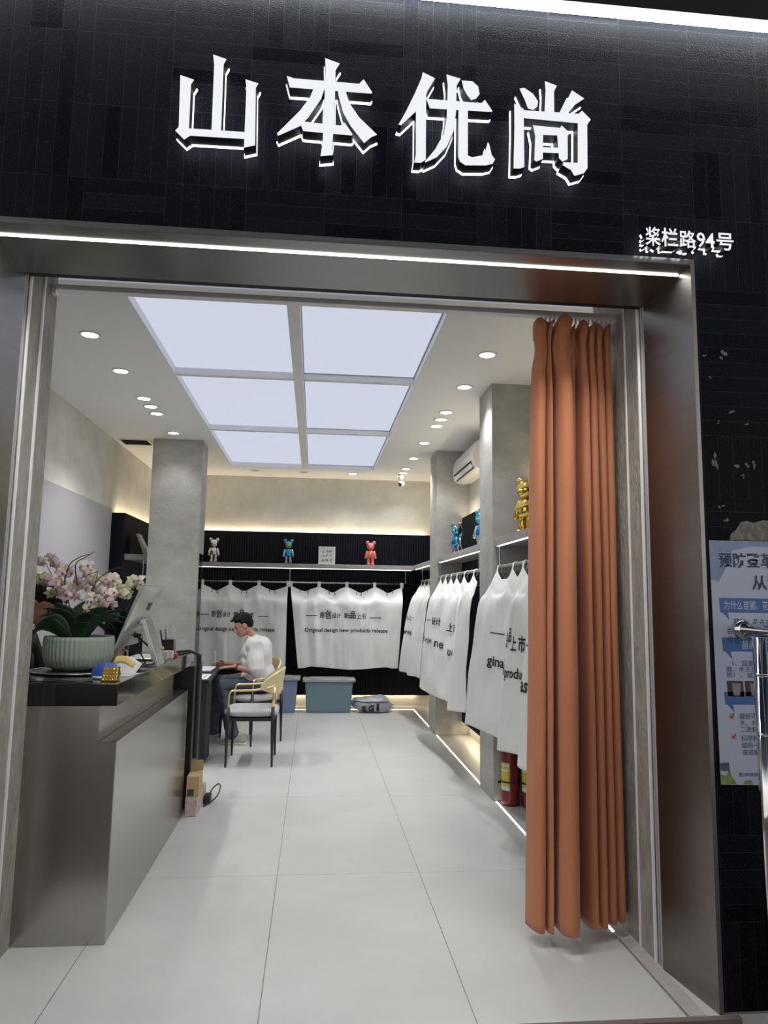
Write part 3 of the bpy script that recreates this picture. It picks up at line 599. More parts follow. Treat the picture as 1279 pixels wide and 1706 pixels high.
# wire hangers on the rails
def make_hanger():
    t = thing('clothes_hanger', 'thin dark hanger on a steel rail above the white covers', 'hanger', (0, 0, 0), 'hangers on the steel rails')
    hk = [V((0.016 * math.cos(a), 0, 0.016 * math.sin(a) - 0.002)) for a in [math.radians(d) for d in range(-20, 200, 20)]]
    MB().tube([(0, 0, -.07), (0, 0, -.03), (.010, 0, -.012)] + hk, .0022, 6).done('hook', m_blackm, t, True)
    MB().tube([(0, 0, -.07), (.03, 0, -.085), (.075, 0, -.16), (.07, 0, -.17), (0, 0, -.165), (-.07, 0, -.17), (-.075, 0, -.16), (-.03, 0, -.085), (0, 0, -.07)], .004, 6).done('shoulder_bar', m_blackm, t, True)
    return t
hang0 = make_hanger(); hu = [0]
def hang(loc, rz):
    if hu[0] == 0: hang0.location = loc; hang0.rotation_euler = (0, 0, rz); hu[0] = 1
    else: h = dup(hang0, loc, rz); h.scale = (1, 1, 1) if loc[1] > 10 else (.45, 1, .8)
rnd = random.Random(3)
for k in range(38): hang((-1.62 + k * .076 + rnd.uniform(-.02, .02), 10.2, 1.725), PI / 2 + rnd.uniform(-.1, .1))
for y0_, y1_, n, xx in ((8.75, 9.85, 7, 1.50), (6.05, 8.0, 16, 1.42), (4.1, 5.38, 10, 1.42)):
    for k in range(n): hang((xx, y0_ + (y1_ - y0_) * k / (n - 1) + rnd.uniform(-.03, .03), 1.765), rnd.uniform(-.1, .1))

# ------------------------------------------------------------------ white dust covers
def cover_back(label, loops, zt, bot, texts, seed):
    """loops: x of the hanging loops along the rail; bot: (x0, x1) of the lower hem"""
    rn = random.Random(seed); xs = []
    for i, a in enumerate(loops):
        xs.append((a, 1))
        if i < len(loops) - 1:
            d = loops[i + 1] - a
            xs += [(a + d * .25, 0.35), (a + d * .5, 0), (a + d * .75, 0.35)]
    L, R = loops[0], loops[-1]; cols = []
    for x, w in xs:
        u = (x - L) / (R - L); xb = bot[0] + (bot[1] - bot[0]) * u; f = rn.uniform(-1, 1)
        zt_ = zt - .075 * (1 - w) ** 1.5 + rn.uniform(-.008, .008); zs = 1.45 + rn.uniform(-.015, .015)
        hem = .565 + .02 * math.sin(u * 7 + seed) + (.0 if .1 < u < .9 else -.02)
        cols.append([(x, 10.176 - .012 * w, zt_), (x + (xb - x) * .08, 10.06 - .03 * w, zt_ - .11), (x + (xb - x) * .2, 9.945 - .018 * w + f * .012, zs),
                     (x + (xb - x) * .42, 9.925 + f * .014 + .012 * w, 1.22), (x + (xb - x) * .7, 9.925 + f * .02, .9), (xb, 9.93 + f * .022, hem)])
    f = drape(cols)
    t = thing('dust_cover', label, 'dust cover', ((L + R) / 2, 10.1, 1.7), 'white printed dust covers')
    def fw(u, v):
        p = f(u, v); b = noise.noise(V((u * 9 + seed, v * 7, 0))) * .012 + noise.noise(V((u * 24, v * 3.5 + seed, 4))) * .006
        return p + V((0, b * min(1, v * 5), 0))
    MB().surf(fw, 120, 60).done('cloth', m_white_cloth, t, True, solid=.003)
    for a in loops:
        lp = MB(); w = .022
        path = [(10.172, zt - .012), (10.178, zt + .03), (10.183, 1.735), (10.2, 1.7425), (10.217, 1.735), (10.2, 1.69), (10.19, zt + .01)]
        for k in range(len(path) - 1):
            (ya, za), (yb, zb) = path[k], path[k + 1]
            lp.hexa([(a - w, ya, za), (a + w, ya, za), (a + w, ya + .003, za), (a - w, ya + .003, za)], [(a - w, yb, zb), (a + w, yb, zb), (a + w, yb + .003, zb), (a - w, yb + .003, zb)])
        lp.done('hanging_loop', m_white_cloth, t)
    zc = [(0, zt), (.2, zt - .11), (.4, 1.45), (.6, 1.22), (.8, .9), (1, .565)]
    def place(x, z):
        v = 0
        for (va, za), (vb, zb) in zip(zc, zc[1:]):
            if zb <= z <= za: v = va + (vb - va) * (za - z) / (za - zb)
        wz = {0: 0, 1: .08, 2: .2, 3: .42, 4: .7, 5: 1}; k = min(4, int(v * 5)); ff = v * 5 - k; w = wz[k] + (wz[k + 1] - wz[k]) * ff
        a = L + (bot[0] - L) * w; b = R + (bot[1] - R) * w
        return fw(min(1, max(0, (x - a) / (b - a))), v) + V((0, -.006, 0))
    mb = MB()
    for s_, xa, xb, za, zb, fat in texts: text_on(mb, s_, place, xa, xb, za, zb, fat, cut=.05)
    mb.done('printed_lettering', m_print, t, normals=False)
    return t
def cover_text(xc, z=1.262):
    o = xc - .524
    T = [('—', -.10 + o, .05 + o, z - .004, z + .004, 0), ('原', .085 + o, .155 + o, z - .028, z + .040, .012), ('创', .16 + o, .24 + o, z - .036, z + .062, .02), ('设计', .255 + o, .375 + o, z - .028, z + .036, .012),
         ('新', .42 + o, .49 + o, z - .03, z + .04, .012), ('品', .495 + o, .58 + o, z - .030, z + .060, .02), ('上市', .592 + o, .72 + o, z - .036, z + .032, .012), ('—', .775 + o, .93 + o, z - .022, z - .014, 0)]
    T.append(('Original design new products release', -.115 + o, 1.10 - .08 + o, z - .235, z - .165, .018))
    return T
cover_back('white printed dust cover on the back rail, right of the seated man', [-.325, .07, .46, .855, 1.245], 1.672, (-.19, 1.175), cover_text(.524), 1)
cover_back('white printed dust cover on the back rail, behind the seated man', [-2.1, -1.55, -1.165, -.77, -.365], 1.672, (-1.98, -.36), cover_text(-1.03), 2)

def cover_side(label, keys, loops, texts, seed, xr=1.405):
    """keys: (y, x at the hem, z of the hem) from far to near; the cloth leans out from the rail"""
    cols = []; K = [V(k) for k in keys]; n_ = (len(keys) - 1) * 6
    for i in range(n_ + 1):
        y, xb, hem = spline(K, i / n_); near = min(abs(y - l) for l in loops); pk = min(1, near / .13) ** .8; z0 = 1.738 - .075 * pk; c = []
        for w, z in ((0, z0), (.22 + .05 * pk, z0 - .10), (.52, 1.475), (.74, 1.15), (.9, .85), (1, hem)):
            c.append((xr - .012 + (xb - xr + .012) * w, y, z))
        cols.append(c)
    f = drape(cols)
    def fw(u, v):
        p = f(u, v); b = noise.noise(V((u * 8 + seed, v * 6, 1))) * .011 + noise.noise(V((u * 26, v * 2.6, seed))) * .006
        return p + V((b * min(1, v * 4), 0, 0))
    ym = sum(k[0] for k in keys) / len(keys)
    t = thing('dust_cover', label, 'dust cover', (xr, ym, 1.7), 'white printed dust covers')
    MB().surf(fw, 150, 56).done('cloth', m_white_cloth, t, True, solid=.003)
    for l in loops:
        lp = MB(); w = .018; path = [(xr - .016, 1.70), (xr - .012, 1.74), (xr - .004, 1.774), (xr + .015, 1.7825), (xr + .034, 1.772), (xr + .012, 1.72)]
        for k in range(len(path) - 1):
            (xa, za), (xb, zb) = path[k], path[k + 1]
            lp.hexa([(xa, l - w, za), (xa, l + w, za), (xa + .003, l + w, za), (xa + .003, l - w, za)], [(xb, l - w, zb), (xb, l + w, zb), (xb + .003, l + w, zb), (xb + .003, l - w, zb)])
        lp.done('hanging_loop', m_white_cloth, t)
    def place(u, z):
        lo, hi = .1, 1.0
        for _ in range(26):
            mid = (lo + hi) / 2
            if fw(u, mid).z > z: lo = mid
            else: hi = mid
        p = fw(u, lo); e = .004; n = (fw(u + e, lo) - fw(u - e, lo)).cross(fw(u, lo + e) - fw(u, lo - e)).normalized()
        if n.x > 0: n = -n
        return p + n * .006
    mb = MB()
    for s_, ua, ub, za, zb, fat in texts: text_on(mb, s_, place, ua, ub, za, zb, fat, cut=.04)
    mb.done('printed_lettering', m_print, t, normals=False)
    return t
cover_side('white dust cover in the far right bay beside the back corner', [(9.86, 1.19, .57), (9.6, 1.16, .56), (9.35, 1.22, .565), (9.1, 1.20, .56), (8.9, 1.27, .565), (8.68, 1.29, .57)], [9.8, 9.5, 9.2, 8.95],
    [('计上', .12, .34, 1.235, 1.30, .01), ('—', .38, .48, 1.265, 1.272, 0), ('ewrelea', .08, .48, 1.05, 1.12, .012)], 11, 1.485)
cover_side('white dust cover hanging between the two concrete columns', [(8.06, 1.20, .55), (7.75, 1.165, .56), (7.45, 1.195, .555), (7.1, 1.225, .56), (6.74, 1.255, .57), (6.5, 1.262, .57), (6.27, 1.175, .565), (6.16, 1.215, .565), (6.05, 1.285, .57)], [7.85, 7.55, 7.25, 6.95, 6.6, 6.2],
    [('—', .10, .17, 1.285, 1.293, 0), ('设计', .20, .34, 1.245, 1.325, .02), ('上市', .44, .64, 1.205, 1.29, .02), ('Orjn', .06, .24, 1.04, 1.11, .015), ('ne', .29, .42, 1.03, 1.09, .015), ('uct', .48, .65, .985, 1.055, .015)], 12)
cover_side('white dust cover nearest the curtain, printed sideways along the right wall', [(5.49, 1.165, .575), (5.30, 1.225, .57), (5.0, 1.27, .57), (4.76, 1.282, .57), (4.585, 1.185, .57), (4.50, 1.215, .57), (4.38, 1.275, .57), (4.25, 1.25, .57), (4.12, 1.172, .57), (3.95, 1.21, .57), (3.7, 1.30, .57)], [5.38, 4.95, 4.70, 4.35, 3.95],
    [('—', .135, .245, 1.268, 1.277, 0), ('创', .275, .31, 1.19, 1.34, .03), ('设', .385, .42, 1.20, 1.30, .02), ('品', .425, .465, 1.24, 1.33, .02), ('上', .47, .53, 1.19, 1.28, .02), ('市', .54, .615, 1.185, 1.29, .02), ('—', .80, .88, 1.245, 1.254, 0),
     ('ginal', .13, .265, 1.02, 1.115, .02), ('si', .39, .425, 1.03, 1.10, .02), ('product', .44, .63, 1.0, 1.085, .02), ('as', .80, .86, .985, 1.045, .02)], 13)

# ================================================================== ORANGE CURTAIN
ct = thing('curtain', 'long pleated terracotta curtain drawn to the right of the doorway', 'curtain', (1.26, 3.33, 2.9))
plan = [(0.985, 3.335), (1.0, 3.27), (1.022, 3.235), (1.046, 3.245), (1.052, 3.30), (1.056, 3.335), (1.06, 3.27), (1.075, 3.222), (1.088, 3.26), (1.092, 3.36), (1.10, 3.39), (1.106, 3.33), (1.110, 3.205), (1.14, 3.160), (1.178, 3.175), (1.188, 3.25), (1.190, 3.37), (1.20, 3.40), (1.207, 3.35), (1.222, 3.325), (1.24, 3.345), (1.244, 3.41), (1.25, 3.43), (1.255, 3.36), (1.260, 3.27), (1.282, 3.245), (1.300, 3.27), (1.303, 3.36), (1.309, 3.39), (1.314, 3.34), (1.318, 3.285), (1.334, 3.268), (1.350, 3.29), (1.353, 3.38), (1.358, 3.41), (1.363, 3.36), (1.367, 3.305), (1.384, 3.288), (1.40, 3.31), (1.404, 3.40), (1.409, 3.43), (1.414, 3.39), (1.418, 3.33), (1.436, 3.312), (1.452, 3.33), (1.458, 3.40), (1.468, 3.43)]
def curtain_pt(u, v):
    b = spline([V((p[0], p[1], 0)) for p in plan], u)
    # v: 0 top .. 1 hem ; gathered at the heading, fuller at the hem
    s_ = min(1, v / .25); w = .985 - .07 * (1 - s_) ** 1.2
    xt = 1.055 + (b.x - .985) / (1.468 - .985) * (1.462 - 1.055); x = xt + (b.x - xt) * (v ** .7)
    yt = 3.335 + (b.y - 3.335) * .55; amp = .55
    if v < .045: yt = 3.335 + (b.y - 3.335) * (.62 - .38 * math.sin(min(1, v / .045) * PI / 2))
    elif v < .12: yt = 3.335 + (b.y - 3.335) * (.24 + .36 * (v - .045) / .075)
    else: yt = 3.335 + (b.y - 3.335) * (.60 + .40 * min(1, (v - .12) / .5))
    n_ = noise.noise(V((u * 6, v * 2.2, 2))) * .022 * (1 - abs(2 * v - 1)) + noise.noise(V((u * 14, v * 5, 9))) * .006
    x += n_ * .8
    pin = .42 * math.exp(-((v - .05) / .022) ** 2)
    if pin > .01:
        cb = min((1.012, 1.075, 1.14, 1.222, 1.282, 1.334, 1.384, 1.436), key=lambda q: abs(q - b.x)); cx = 1.055 + (cb - .985) / (1.468 - .985) * (1.462 - 1.055)
        x = x + (cx - x) * pin
    z = 2.88 - v * (2.88 - .065) + noise.noise(V((u * 5, 3, 3))) * .015 * v + (.012 * math.sin(u * 75) if v < .02 else 0)
    return V((x, yt + n_, z))
MB().surf(curtain_pt, 368, 80).done('cloth', m_curtain, ct, True, solid=.003)
hb = MB()
hb.surf(lambda u, v: curtain_pt(u, .002 + v * .03) + V((0, .012, 0)), 200, 3)
hb.done('heading_tape', m_curtain_lining, ct, True, solid=.002)
tr = thing('curtain_track', 'slim white curtain track across the top of the doorway', 'curtain track', (0.12, 3.335, 2.93))
MB().box(-1.234, 1.457, 3.312, 3.358, 2.914, 2.940).done('profile', m_whitemetal, tr, bevel=.002)
MB().box(-1.254, -1.235, 3.316, 3.356, 2.895, 2.94).done('end_bracket', m_whitemetal, tr); MB().box(1.458, 1.477, 3.316, 3.356, 2.905, 2.94).done('end_bracket', m_whitemetal, tr)
for k in range(17):
    x = 1.09 + k * .022
    MB().box(x, x + .008, 3.331, 3.341, 2.885, 2.915).done('glider', m_plastic_w, tr)

# ================================================================== WALL FIXTURES
t = thing('air_conditioner', 'white wall-mounted air conditioner between the two right columns', 'air conditioner', (1.70, 7.5, 2.83))
prof = [(1.779, 2.845), (1.779, 3.13), (1.64, 3.135), (1.60, 3.115), (1.572, 3.07), (1.558, 3.0), (1.560, 2.93), (1.575, 2.875), (1.60, 2.843), (1.68, 2.83)]
MB().prism(prof, 'y', 7.0, 8.02).done('body', m_plastic_w, t, bevel=.012, seg=3)
MB().hexa([(1.556, 7.07, 2.922), (1.556, 7.95, 2.922), (1.588, 7.95, 2.848), (1.588, 7.07, 2.848)], [(1.585, 7.07, 2.93), (1.585, 7.95, 2.93), (1.61, 7.95, 2.858), (1.61, 7.07, 2.858)]).done('air_outlet', m_dark, t)
MB().hexa([(1.551, 7.06, 2.893), (1.551, 7.96, 2.893), (1.556, 7.96, 2.896), (1.556, 7.06, 2.896)], [(1.572, 7.06, 2.852), (1.572, 7.96, 2.852), (1.577, 7.96, 2.854), (1.577, 7.06, 2.854)]).done('louvre', m_plastic_w, t)
MB().box(1.552, 1.557, 7.18, 7.22, 3.0, 3.015).done('status_light', m_alu, t)
t = thing('security_camera', 'small white dome security camera hanging from the ceiling', 'security camera', (1.18, 9.85, CZ))
MB().lathe((1.18, 9.85, 3.165), [(.045, .09), (.045, .03), (.035, 0), (.02, -.01)], 24).done('mount', m_plastic_w, t, True)
b = MB().ell((1.18, 9.85, 3.115), (.048, .048, .05), n=24, m=14).done('ball', m_plastic_w, t, True)
MB().ell((1.158, 9.808, 3.108), (.026, .014, .030)).done('lens', m_blackgloss, b, True)
t = thing('wall_panel', 'large pale blank panel on the left wall above the counter', 'panel', (-2.27, 6.6, 1.1))
MB().box(-2.2895, -2.262, 5.0, 8.14, 0.95, 2.46).done('face', M('pale_lilac_panel', (0.40, 0.39, 0.42), 0.55), t, bevel=.004)
MB().box(-2.2895, -2.268, 8.142, 8.155, 0.95, 2.47).done('edge_strip', m_greymetal, t)
tag(MB().box(-2.26, -2.25, 5.93, 5.96, 1.74, 2.10).done('wall_light', EM('wall_light_tube', (1, 1, 1), 5)), 'short bright vertical light on the pale wall panel', 'light')
t = thing('glass_partition', 'clear glass pane below the bulkhead beside the left column', 'glass', (-1.30, 8.3, 0))
MB().box(-1.312, -1.304, 8.131, 8.49, 0.0, 1.989).done('pane', m_glass, t)
MB().box(-1.314, -1.302, 8.49, 8.498, 0.0, 1.989).done('edge', M('grey_edge_seal', (0.10, 0.11, 0.11), 0.4), t)

# ================================================================== TOY BEARS AND PICTURES ON THE SHELVES
def ramp_metal(name, stops, rough=.12, metal=.9, sc_=7.0):
    m, n, l, p = nt(name)
    tc = n.new('ShaderNodeTexCoord'); nz = n.new('ShaderNodeTexNoise'); nz.inputs['Scale'].default_value = sc_; nz.inputs['Detail'].default_value = 1
    cr = n.new('ShaderNodeValToRGB'); l.new(tc.outputs['Object'], nz.inputs[0]); l.new(nz.outputs[0], cr.inputs[0]); l.new(cr.outputs[0], p.inputs['Base Color'])
    e = cr.color_ramp.elements
    while len(e) > 1: e.remove(e[-1])
    e[0].position = .3; e[0].color = rgba(stops[0])
    for i, c in enumerate(stops[1:]): x = e.new(.3 + .4 * (i + 1) / (len(stops) - 1)); x.color = rgba(c)
    p.inputs['Metallic'].default_value = metal; p.inputs['Roughness'].default_value = rough; return m
m_silver = M('polished_silver', (0.75, 0.75, 0.75), .1, 1.0)
m_goldshine = M('polished_gold', (0.85, 0.60, 0.16), .13, 1.0)
m_irid_g = ramp_metal('green_violet_sheen', [(.1, .5, .15), (.35, .6, .1), (.1, .35, .6), (.2, .15, .5)])
m_irid_b = ramp_metal('blue_teal_sheen', [(.05, .3, .65), (.1, .55, .6), (.05, .2, .5)])
m_irid_v = ramp_metal('violet_silver_sheen', [(.25, .2, .5), (.5, .5, .6), (.15, .15, .35)])
m_coral = ramp_metal('coral_pearl', [(.75, .17, .10), (.8, .25, .2), (.55, .2, .4)], .2, .35)
m_blueor = ramp_metal('blue_orange_sheen', [(.05, .25, .6), (.1, .5, .7), (.6, .2, .1)])
def bear(label, loc, h, rz, mats):
    t = thing('toy_bear', label, 'toy bear', (0, 0, 0), 'glossy toy bears on the shelves'); k = h / .36
    hm, bm_, lm = mats; P = lambda *a: [x * k for x in a]
    hd = MB().ell(P(0, 0, .275), P(.058, .054, .058), n=20, m=12).ell(P(0, -.046, .258), P(.026, .018, .02)).done('head', hm, t, True)
    for s_ in (-1, 1): MB().ell(P(.048 * s_, 0, .33), P(.026, .014, .026), n=16).done('ear', hm, hd, True)
    MB().lathe((0, 0, 0), [(.001, .105 * k), (.042 * k, .107 * k), (.053 * k, .13 * k), (.054 * k, .165 * k), (.042 * k, .205 * k), (.025 * k, .22 * k), (.001, .221 * k)], 22).done('torso', bm_, t, True)
    for s_ in (-1, 1):
        MB().caps(P(.05 * s_, 0, .195), P(.069 * s_, -.012, .115), .019 * k, .021 * k).done('arm', lm, t, True)
        MB().caps(P(.027 * s_, 0, .105), P(.029 * s_, 0, .035), .025 * k, .026 * k).ell(P(.029 * s_, -.012, .019), P(.028, .04, .019)).done('leg', lm, t, True)
    t.location = loc; t.rotation_euler = (0, 0, rz); return t
bear('silver chrome toy bear on the back shelf beside the left column', (-1.41, 10.17, 1.98), .35, .1, (m_silver,) * 3)
bear('iridescent green and blue toy bear on the back shelf', (-.375, 10.17, 1.98), .355, .05, (m_irid_g, m_irid_b, m_irid_v))
bear('coral red pearl toy bear on the back shelf', (.79, 10.17, 1.98), .355, -.05, (m_coral,) * 3)
bear('blue and orange toy bear on the shelf against the far right column', (1.56, 7.8, 1.99), .38, -.9, (m_blueor, m_irid_b, m_irid_v))
bear('blue chrome toy bear on the right shelf, half hidden by the near column', (1.565, 6.62, 1.99), .38, -.9, (m_irid_b, m_irid_b, m_silver))
bear('tall polished gold toy bear on the right shelf by the curtain', (1.545, 5.12, 1.99), .44, -1.0, (m_goldshine,) * 3)
t = thing('framed_print', 'white framed brush calligraphy print standing on the back shelf', 'picture', (.165, 10.2, 1.98))
MB().box(.05, .285, 10.185, 10.20, 1.9805, 2.235).done('mat', m_paper, t)
g = MB().box(.05, .285, 10.176, 10.205, 1.9805, 1.994).box(.05, .285, 10.176, 10.205, 2.223, 2.237).box(.05, .063, 10.176, 10.205, 1.994, 2.223).box(.272, .285, 10.176, 10.205, 1.994, 2.223); g.done('frame', m_whitemetal, t)
g = MB(); rn = random.Random(9)
for cx in (.115, .175, .225):
    for cz in (2.05, 2.11, 2.165):
        for k in range(4):
            a = rn.uniform(-.9, .9) + (PI / 2 if k % 2 else 0); x, z = cx + rn.uniform(-.014, .014), cz + rn.uniform(-.014, .014); d = rn.uniform(.008, .02); w = rn.uniform(.002, .004)
            ca, sa = math.cos(a), math.sin(a)
            g.prism([(x - d * ca - w * sa, z - d * sa + w * ca), (x + d * ca - w * sa * .3, z + d * sa + w * ca * .3), (x + d * ca + w * sa, z + d * sa - w * ca), (x - d * ca + w * sa, z - d * sa - w * ca)], 'y', 10.1835 - k * .0002 - .0002, 10.1845)
g.done('brush_strokes', m_ink, t)
t = thing('framed_print', 'cream framed picture leaning on the left wall shelf', 'picture', (-2.0, 8.48, 1.97))
MB().hexa([(-2.055, 8.42, 2.21), (-2.055, 8.62, 2.21), (-2.035, 8.62, 2.215), (-2.035, 8.42, 2.215)], [(-1.955, 8.42, 1.9705), (-1.955, 8.62, 1.9705), (-1.915, 8.62, 1.9705), (-1.915, 8.42, 1.9705)]).done('frame', M('cream_frame', (.55, .5, .42), .6), t, bevel=.003)
MB().hexa([(-2.032, 8.44, 2.20), (-2.032, 8.60, 2.20), (-2.030, 8.60, 2.20), (-2.030, 8.44, 2.20)], [(-1.917, 8.44, 1.99), (-1.917, 8.60, 1.99), (-1.914, 8.60, 1.99), (-1.914, 8.44, 1.99)]).done('picture', m_paper, t)

# ================================================================== THINGS ON THE FLOOR
def bin_(label, x0, x1, y0, y1, h, mat):
    t = thing('storage_bin', label, 'storage bin', ((x0 + x1) / 2, (y0 + y1) / 2, 0), 'lidded storage bins'); i = .025
    a = [(x0 + i, y0 + i, .0), (x1 - i, y0 + i, .0), (x1 - i, y1 - i, .0), (x0 + i, y1 - i, .0)]; b = [(x0, y0, h), (x1, y0, h), (x1, y1, h), (x0, y1, h)]
    MB().hexa(a, b).done('tub', mat, t, bevel=.018, seg=3)
    d = .035
    MB().box(x0 - d, x1 + d, y0 - d, y1 + d * .4, h, h + .045).done('lid', m_binlid, t, bevel=.016, seg=3)
    MB().box(x0 + .06, x1 - .06, y0 + .04, y1 - .04, h + .04, h + .052).done('lid_panel', m_binlid, t, bevel=.008)
    for x in (x0 + .12, x1 - .12): MB().box(x - .05, x + .05, y0 - d - .006, y0 - .012, h + .002, h + .05).done('latch', m_binlid, t, bevel=.006)
    return t
bin_('teal plastic storage bin with grey lid against the back wall', -.085, .55, 9.73, 10.0, .40, m_binblue)
bin_('periwinkle plastic storage bin behind the chairs', -.80, -.185, 9.73, 10.0, .42, m_binviolet)
t = thing('sack', 'grey plastic sack with black letters lying on the floor by the back wall', 'sack', (.82, 9.88, 0))
def sack_pt(u, v):
    a = 2 * PI * u; b = -PI / 2 + PI * v; cb, sb = max(0, math.cos(b)) ** .6, math.sin(b)
    x = .27 * cb * math.copysign(abs(math.cos(a)) ** .75, math.cos(a)); y = .17 * cb * math.copysign(abs(math.sin(a)) ** .8, math.sin(a))
    z = .10 + .105 * math.copysign(abs(sb) ** .9, sb) * (1 + .15 * math.cos(a)) - .02 * x / .27 * .5
    d = 1 + .09 * noise.noise(V((x * 9, y * 9, z * 9)))
    return V((.815 + x * d, 9.85 + y * d, max(.002, z * d)))
MB().surf(sack_pt, 60, 30).done('bag', m_sack, t, True)
mb = MB()
for s_, xa, xb, za, zb in (('S', .665, .735, .018, .10), ('G', .755, .835, .020, .11), ('I', .865, .90, .03, .13)):
    def onbag(x, z):
        best = None
        for i in range(0, 41):
            u = .5 + .5 * i / 40
            for jv in range(4, 19):
                p = sack_pt(u, jv / 30 + .05)
                dd = (p.x - x) ** 2 + (p.z - z) ** 2
                if p.y < 9.85 and (best is None or dd < best[0]): best = (dd, p)
        return V((x, best[1].y - .012, z))
    text_on(mb, s_, onbag, xa, xb, za, zb, .05, res=2)
mb.done('black_lettering', m_print, t, normals=False)
MB().tube([sack_pt(.52 + .012 * i, .62 + .004 * (i % 3)) + V((0, -.006, .004)) for i in range(32)], .005, 6).done('seam', m_blackmat, t)
MB().tube([(1.06, 9.80, .12), (1.10, 9.79, .10), (1.10, 9.79, .06), (1.07, 9.80, .03)], .004, 6).done('tie_string', m_blackmat, t)

def extinguisher(label, x, y):
    t = thing('fire_extinguisher', label, 'fire extinguisher', (x, y, 0), 'fire extinguishers under the near cover')
    MB().lathe((x, y, 0), [(.055, 0), (.066, .008), (.0665, .03), (.0665, .37), (.06, .40), (.04, .425), (.022, .435), (.022, .45)], 32).done('cylinder', m_red, t, True)
    lb = MB(); A = [math.radians(a) for a in range(178, 262, 12)]
    va = [lb.bm.verts.new((x + .0672 * math.cos(a), y + .0672 * math.sin(a), .11)) for a in A]; vb = [lb.bm.verts.new((x + .0672 * math.cos(a), y + .0672 * math.sin(a), .31)) for a in A]
    for i in range(len(A) - 1): lb.bm.faces.new((va[i], va[i + 1], vb[i + 1], vb[i]))
    l_ = lb.done('label', m_yellow, t, True)
    lb = MB()
    for z0_, z1_ in ((.115, .14), (.285, .295), (.25, .26)):
        va = [lb.bm.verts.new((x + .0676 * math.cos(a), y + .0676 * math.sin(a), z0_)) for a in A]; vb = [lb.bm.verts.new((x + .0676 * math.cos(a), y + .0676 * math.sin(a), z1_)) for a in A]
        for i in range(len(A) - 1): lb.bm.faces.new((va[i], va[i + 1], vb[i + 1], vb[i]))
    lb.done('label_band', m_pwhite, l_, True)
    MB().lathe((x, y, .165), [(.067, 0), (.0685, 0), (.0685, .012), (.067, .012)], 32).done('strap', m_blackmat, t, True)
    MB().lathe((x, y, .45), [(.014, 0), (.014, .03), (.02, .03), (.02, .045), (.001, .046)], 16).done('valve', m_gold, t, True)
    MB().box(x - .012, x + .012, y - .09, y + .02, .497, .505).box(x - .01, x + .01, y - .08, y + .02, .518, .526).box(x - .01, x + .01, y + .005, y + .02, .495, .526).done('handle', m_blackm, t)
    MB().tube([(x + .02, y, .475), (x + .06, y + .02, .46), (x + .08, y + .03, .40), (x + .078, y + .03, .2), (x + .075, y + .03, .12)], .008, 8).done('hose', m_blackm, t, True)
extinguisher('dark red fire extinguisher standing against the near right column', 1.497, 5.425)
extinguisher('dark red fire extinguisher next to the curtain edge', 1.635, 5.36)
t = thing('wall_socket', 'small black socket low on the near column', 'socket', (1.45, 5.51, .12))
MB().box(1.425, 1.455, 5.505, 5.5152, .135, .15).done('plate', m_blackm, t)

# ================================================================== COUNTER
FLOWERS = [(-1.438,3.891,1.672),(-1.394,3.851,1.665),(-1.408,3.939,1.695),(-1.352,3.866,1.687),(-1.344,3.84,1.66),(-1.353,3.94,1.654),(-1.383,4.095,1.642),(-1.348,4.06,1.639),(-1.326,4.05,1.621),(-1.316,3.887,1.615),(-1.474,3.981,1.59),(-1.42,3.903,1.583),(-1.385,3.872,1.591),(-1.361,3.852,1.574),(-1.339,3.884,1.564),(-1.384,4.098,1.562),(-1.427,4.069,1.509),(-1.4,4.062,1.515),(-1.384,4.06,1.503),(-1.296,3.878,1.52),(-1.295,3.913,1.498),(-1.306,4.008,1.516),(-1.306,4.04,1.539),(-1.29,4.076,1.552),(-1.306,4.084,1.493),(-1.208,3.846,1.494),(-1.245,4.002,1.569),(-1.28,4.022,1.58),(-1.241,3.972,1.649),(-1.184,3.873,1.654),(-1.194,3.962,1.655),(-1.183,3.847,1.605),(-1.245,4.1,1.624),(-1.23,4.08,1.571),(-1.178,3.984,1.564),(-1.187,3.91,1.534),(-1.214,4.093,1.53),(-1.159,3.992,1.587),(-1.162,4.085,1.578),(-1.132,4.074,1.59),(-1.081,3.973,1.6),(-1.062,3.944,1.582),(-1.098,4.0,1.559),(-1.061,3.949,1.553),(-1.023,3.868,1.558),(-1.121,3.912,1.523),(-1.142,4.064,1.519),(-1.059,3.833,1.496),(-1.034,3.834,1.518),(-1.069,4.008,1.508),(-1.15,3.904,1.489),(-1.149,3.98,1.472),(-1.03,3.961,1.531),(-0.997,3.923,1.526),(-1.023,4.119,1.515),(-1.002,3.879,1.514),(-0.99,3.944,1.503),(-0.951,3.881,1.579),(-0.966,4.01,1.585),(-0.923,3.903,1.583),(-0.938,3.927,1.555),(-0.996,4.044,1.568),(-1.172,3.916,1.438),(-1.127,3.988,1.449),(-1.099,4.091,1.455)]
t = thing('reception_counter', 'brushed steel reception counter base by the doorway', 'counter', (-1.4, 4.3, 0))
MB().box(-1.44, -.862, 3.398, 5.24, 0, .85).done('lower_body', m_counter, t, bevel=.003)
MB().box(-1.44, -.942, 3.398, 5.12, .85, 1.007).done('upper_body', m_counter, t, bevel=.003)
MB().prism([(-1.44, 0.001), (-.864, 0.001), (-.864, .849), (-.943, .849), (-.943, 1.007), (-1.44, 1.007)], 'y', 3.3915, 3.3975).done('front_plate', m_counter, t)
t = thing('counter_worktop', 'thick black polished stone worktop of the reception counter', 'worktop', (-1.4, 4.3, 1.016))
MB().box(-1.46, -.868, 3.3915, 5.34, 1.0075, 1.105).done('slab', m_blackgloss, t, bevel=.004)
t = thing('cabinet', 'black cabinet standing at the far end of the counter', 'cabinet', (-1.1, 5.6, 0))
